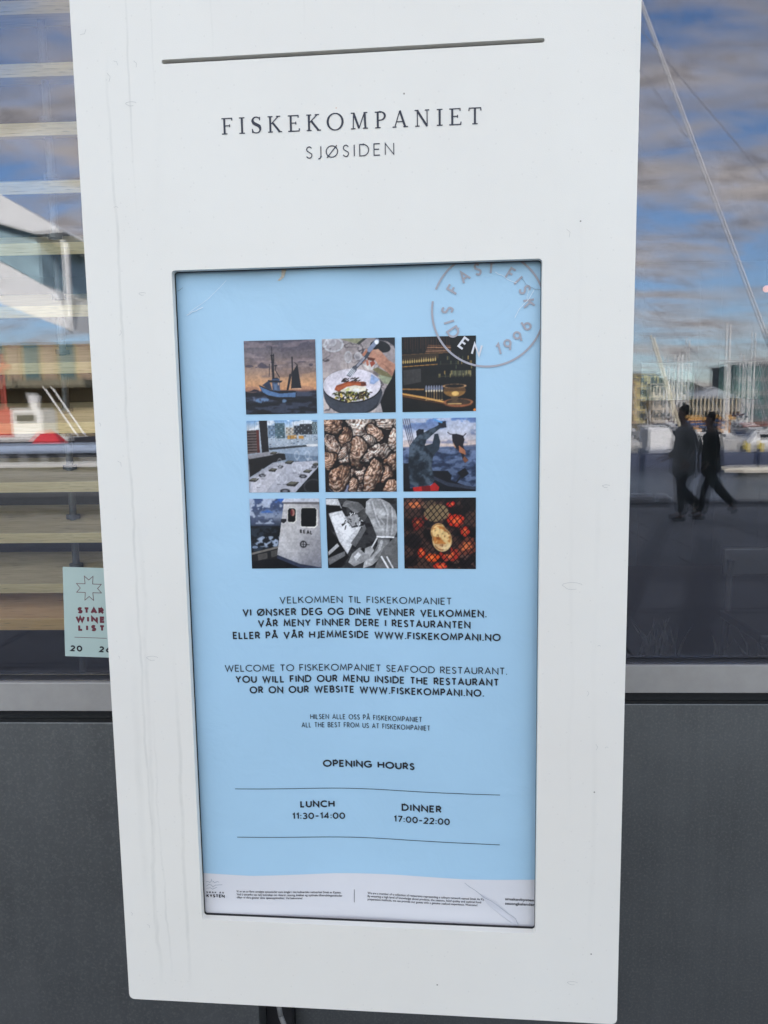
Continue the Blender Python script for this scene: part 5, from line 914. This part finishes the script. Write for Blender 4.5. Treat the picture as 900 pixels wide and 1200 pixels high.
MB().box((5.2, -.3, 0), (5.8, .3, 1.55)).build('anchor_block', mat('quay edge concrete', (.16, .16, .165), .7), gp); MB().box((7.9, -.15, 0), (8.3, .15, 3.3)).build('anchor_post', mat('quay edge concrete', (.16, .16, .165), .7), gp)

# ------------------------------------------------------------------ two walkers
def skin(name, pts, edges, rad, m, parent, sub=2, root=0):
    me = bpy.data.meshes.new(name); me.from_pydata(pts, edges, []); me.update(); o = link(name, me, m, parent)
    md = o.modifiers.new('Skin', 'SKIN'); md.use_smooth_shade = True; md.branch_smoothing = .6
    for i, r_ in enumerate(rad):
        sv_ = me.skin_vertices[0].data[i]; sv_.radius = (r_, r_) if not isinstance(r_, tuple) else r_; sv_.use_root = i == root
    ss = o.modifiers.new('sub', 'SUBSURF'); ss.levels = sub; ss.render_levels = sub
    dg = bpy.context.evaluated_depsgraph_get(); dg.update(); nm = bpy.data.meshes.new_from_object(o.evaluated_get(dg)); o.modifiers.clear(); o.data = nm; nm.name = name
    nm.materials.clear(); nm.materials.append(m); nm.polygons.foreach_set('use_smooth', [True] * len(nm.polygons)); return o
def walker(loc, rz, sc, label, legs, arms, coat, trous, skinc, hairc, coat_len, bulk, hood, long_hair):
    """figure facing +X; legs/arms: joint positions per side"""
    w_ = empty('person', loc, rz); w_.scale = (sc,) * 3; tag(w_, label, 'person')
    ms = mat('skin %.2f' % skinc[0], skinc, .5, var=.06); mc = mat('coat %.3f' % coat[0], coat, .8, var=.2, scale=14); mt_ = mat('trousers %.3f' % trous[0], trous, .8, var=.15, scale=14); mh = mat('hair %.3f' % hairc[0], hairc, .7); mo = mat('black shoes', (.012, .012, .013), .5)
    P = [(0, 0, .93), (.01, 0, 1.08), (.02, 0, 1.25), (.02, 0, 1.40), (.03, 0, 1.47), (.06, 0, 1.545), (.055, 0, 1.625), (.045, 0, 1.70)]; Rd = [.12, .12, .14, .13, .058, .074, .095, .072]; E = [(i, i + 1) for i in range(7)]
    def chain(start, q, rr):
        k0 = start
        for p_, r_ in zip(q, rr): P.append(p_); Rd.append(r_); E.append((k0, len(P) - 1)); k0 = len(P) - 1
        return k0
    for s_, lg in zip((-1, 1), legs): chain(0, [(lg[0][0], s_ * .09, lg[0][1]), (lg[1][0], s_ * .09, lg[1][1]), (lg[2][0], s_ * .09, lg[2][1]), (lg[3][0], s_ * .10, lg[3][1])], [.085, .055, .038, .03])
    for s_, ar in zip((-1, 1), arms):
        el, wr, hd = ar; k0 = chain(3, [(.02, s_ * .17, 1.40), (el[0], s_ * .22, el[1]), (wr[0], s_ * .20, wr[1]), (hd[0], s_ * .19, hd[1])], [.058, .042, .027, .032])
        dx, dz = hd[0] - wr[0], hd[1] - wr[1]; L_ = math.hypot(dx, dz); dx, dz = dx / L_, dz / L_
        for f_ in range(4):
            ln = (.075, .085, .08, .062)[f_]; oy = (-.026, -.009, .009, .026)[f_]; b0 = (hd[0] + dx * .03, s_ * .19 + oy, hd[1] + dz * .03); m0 = (b0[0] + dx * ln * .55 + .006, b0[1], b0[2] + dz * ln * .55); e0 = (m0[0] + dx * ln * .4 + .016, m0[1], m0[2] + dz * ln * .4 + .006)
            chain(k0, [b0, m0, e0], [.0095, .0085, .007])
        chain(k0, [(hd[0] + .03, s_ * .19 - s_ * .02, hd[1]), (hd[0] + .045 + dx * .03, s_ * .165, hd[1] + dz * .03)], [.010, .008])
    skin('body', P, E, Rd, ms, w_)
    # face: nose, ears, eyes
    MB().add([(.135, -.014, 1.60), (.135, .014, 1.60), (.158, 0, 1.598), (.128, 0, 1.64)], [(0, 2, 1), (0, 3, 2), (1, 2, 3), (0, 1, 3)]).build('nose', ms, w_, bevel=.003)
    for s_ in (-1, 1): MB().tube((.045, s_ * .083, 1.60), (.045, s_ * .094, 1.605), .026, .022, n=10).build('ear', ms, w_); MB().tube((.118, s_ * .03, 1.625), (.1265, s_ * .031, 1.625), .010, .007, n=8).build('eye', mo, w_)
    MB().box((.122, -.022, 1.563), (.131, .022, 1.57)).build('mouth', mat('lips', (.25, .1, .08), .5), w_)
    # hair
    mb = MB(); NU, NV = 20, 12; V = []; F = []
    for b_ in range(NV + 1):
        ph = math.pi * b_ / NV
        for a_ in range(NU):
            th = 2 * math.pi * a_ / NU; x_, y_, z_ = math.cos(th) * math.sin(ph), math.sin(th) * math.sin(ph), math.cos(ph)
            x_, y_, z_ = .028 + x_ * .108 * (1 + .05 * math.sin(5 * th + ph * 4)), y_ * .095, 1.648 + z_ * .112
            if z_ < 1.60 and x_ < .04: z_ = 1.60 - (1.60 - z_) * (2.6 if long_hair else .9); y_ *= .9
            V.append((x_, y_, z_))
    for b_ in range(NV):
        for a_ in range(NU):
            q_ = (b_ * NU + a_, b_ * NU + (a_ + 1) % NU, (b_ + 1) * NU + (a_ + 1) % NU, (b_ + 1) * NU + a_); mx_ = sum(V[k_][0] for k_ in q_) / 4; mz_ = sum(V[k_][2] for k_ in q_) / 4
            if not (mx_ > .055 and mz_ < 1.685): F.append(q_)
    mb.add(V, F); ho = mb.build('hair', mh, w_, smooth=True); sl = ho.modifiers.new('thick', 'SOLIDIFY'); sl.thickness = .012
    # coat: torso shell with sleeves
    q = [(.0, 0, coat_len), (.0, 0, (coat_len + 1.1) / 2), (.01, 0, 1.12), (.02, 0, 1.28), (.015, 0, 1.40), (.02, 0, 1.47)]; rr = [(bulk * 1.12, bulk * 1.05), (bulk * 1.08, bulk * 1.05), (bulk * 1.0, bulk), (bulk * .98, bulk * 1.05), (bulk * .7, bulk), (.075, .09)]; ed = [(i, i + 1) for i in range(5)]
    for s_, ar in zip((-1, 1), arms):
        k0 = 4
        for p_, r_ in (((.02, s_ * .185, 1.39), .085), ((ar[0][0], s_ * .23, ar[0][1]), .068), ((ar[1][0] * .4 + ar[2][0] * .6, s_ * .20, ar[1][1] * .4 + ar[2][1] * .6), .046)): q.append(p_); rr.append(r_); ed.append((k0, len(q) - 1)); k0 = len(q) - 1
    skin('coat', q, ed, rr, mc, w_)
    if hood: skin('hood', [(-.07, -.07, 1.44), (-.10, 0, 1.47), (-.07, .07, 1.44)], [(0, 1), (1, 2)], [.055, .065, .055], mc, w_)
    # trousers and shoes
    q = [(0, 0, 1.0)]; rr = [.115]; ed = []
    for s_, lg in zip((-1, 1), legs):
        k0 = 0
        for (x_, z_), r_ in zip(lg[:3], (.105, .088, .074)): q.append((x_, s_ * .085, z_ - (.06 if r_ > .1 else 0))); rr.append(r_); ed.append((k0, len(q) - 1)); k0 = len(q) - 1
    skin('trousers', q, ed, rr, mt_, w_)
    for s_, lg in zip((-1, 1), legs):
        (ax, az), (tx, tz) = lg[2], lg[3]; skin('shoe', [(ax - .04, s_ * .09, az - .045), ((ax + tx) / 2, s_ * .095, (az + tz) / 2 - .02), (tx + .02, s_ * .10, tz)], [(0, 1), (1, 2)], [.045, .043, .034], mo, w_)
# joints given as hip, knee, ankle, toe in (x, z)
LA = [[(0, .86), (.08, .50), (.06, .09), (.22, .035)], [(-.0, .86), (.02, .49), (-.24, .22), (-.16, .10)]]
AA = [[(-.10, 1.12), (.02, .92), (.05, .85)], [(-.02, 1.12), (.16, .98), (.22, .94)]]
walker((4.03, -10.3, .004), R(176), .99, 'person in a loose grey jacket and black trousers walking on the left of the pair', LA, AA, (.21, .215, .21), (.025, .025, .03), (.22, .14, .11), (.015, .012, .010), .60, .195, False, False)
LB = [[(0, .86), (.14, .48), (.17, .09), (.33, .035)], [(0, .86), (-.16, .50), (-.44, .20), (-.40, .08)]]
AB = [[(-.03, 1.12), (.12, .96), (.17, .90)], [(-.10, 1.12), (-.04, .88), (-.01, .80)]]
walker((4.48, -10.45, .004), R(178), .925, 'person in a black coat with long dark hair walking on the right of the pair', LB, AB, (.014, .014, .017), (.012, .012, .014), (.24, .15, .12), (.010, .008, .008), .66, .180, False, True)

# ------------------------------------------------------------------ the person taking the picture, unseen, added to shade the sign's lower part
LC = [[(0, .86), (.02, .48), (.0, .09), (.16, .035)], [(.0, .86), (.05, .48), (.04, .09), (.20, .035)]]
AC = [[(.16, 1.22), (.34, 1.46), (.38, 1.53)], [(.16, 1.22), (.34, 1.46), (.38, 1.53)]]
walker((.0, -1.66, .004), R(90), 1.02, 'unseen person in a dark jacket holding up a phone, added to shade the sign', LC, AC, (.03, .032, .04), (.02, .024, .035), (.30, .19, .15), (.03, .02, .015), .74, .17, False, False)
tag(MB().box((-.075, -1.2185, 1.555), (.075, -1.2105, 1.63)).build('mobile_phone', mat('black phone', (.02, .02, .022), .3), bevel=.004), 'black mobile phone held up sideways in front of the sign', 'phone')
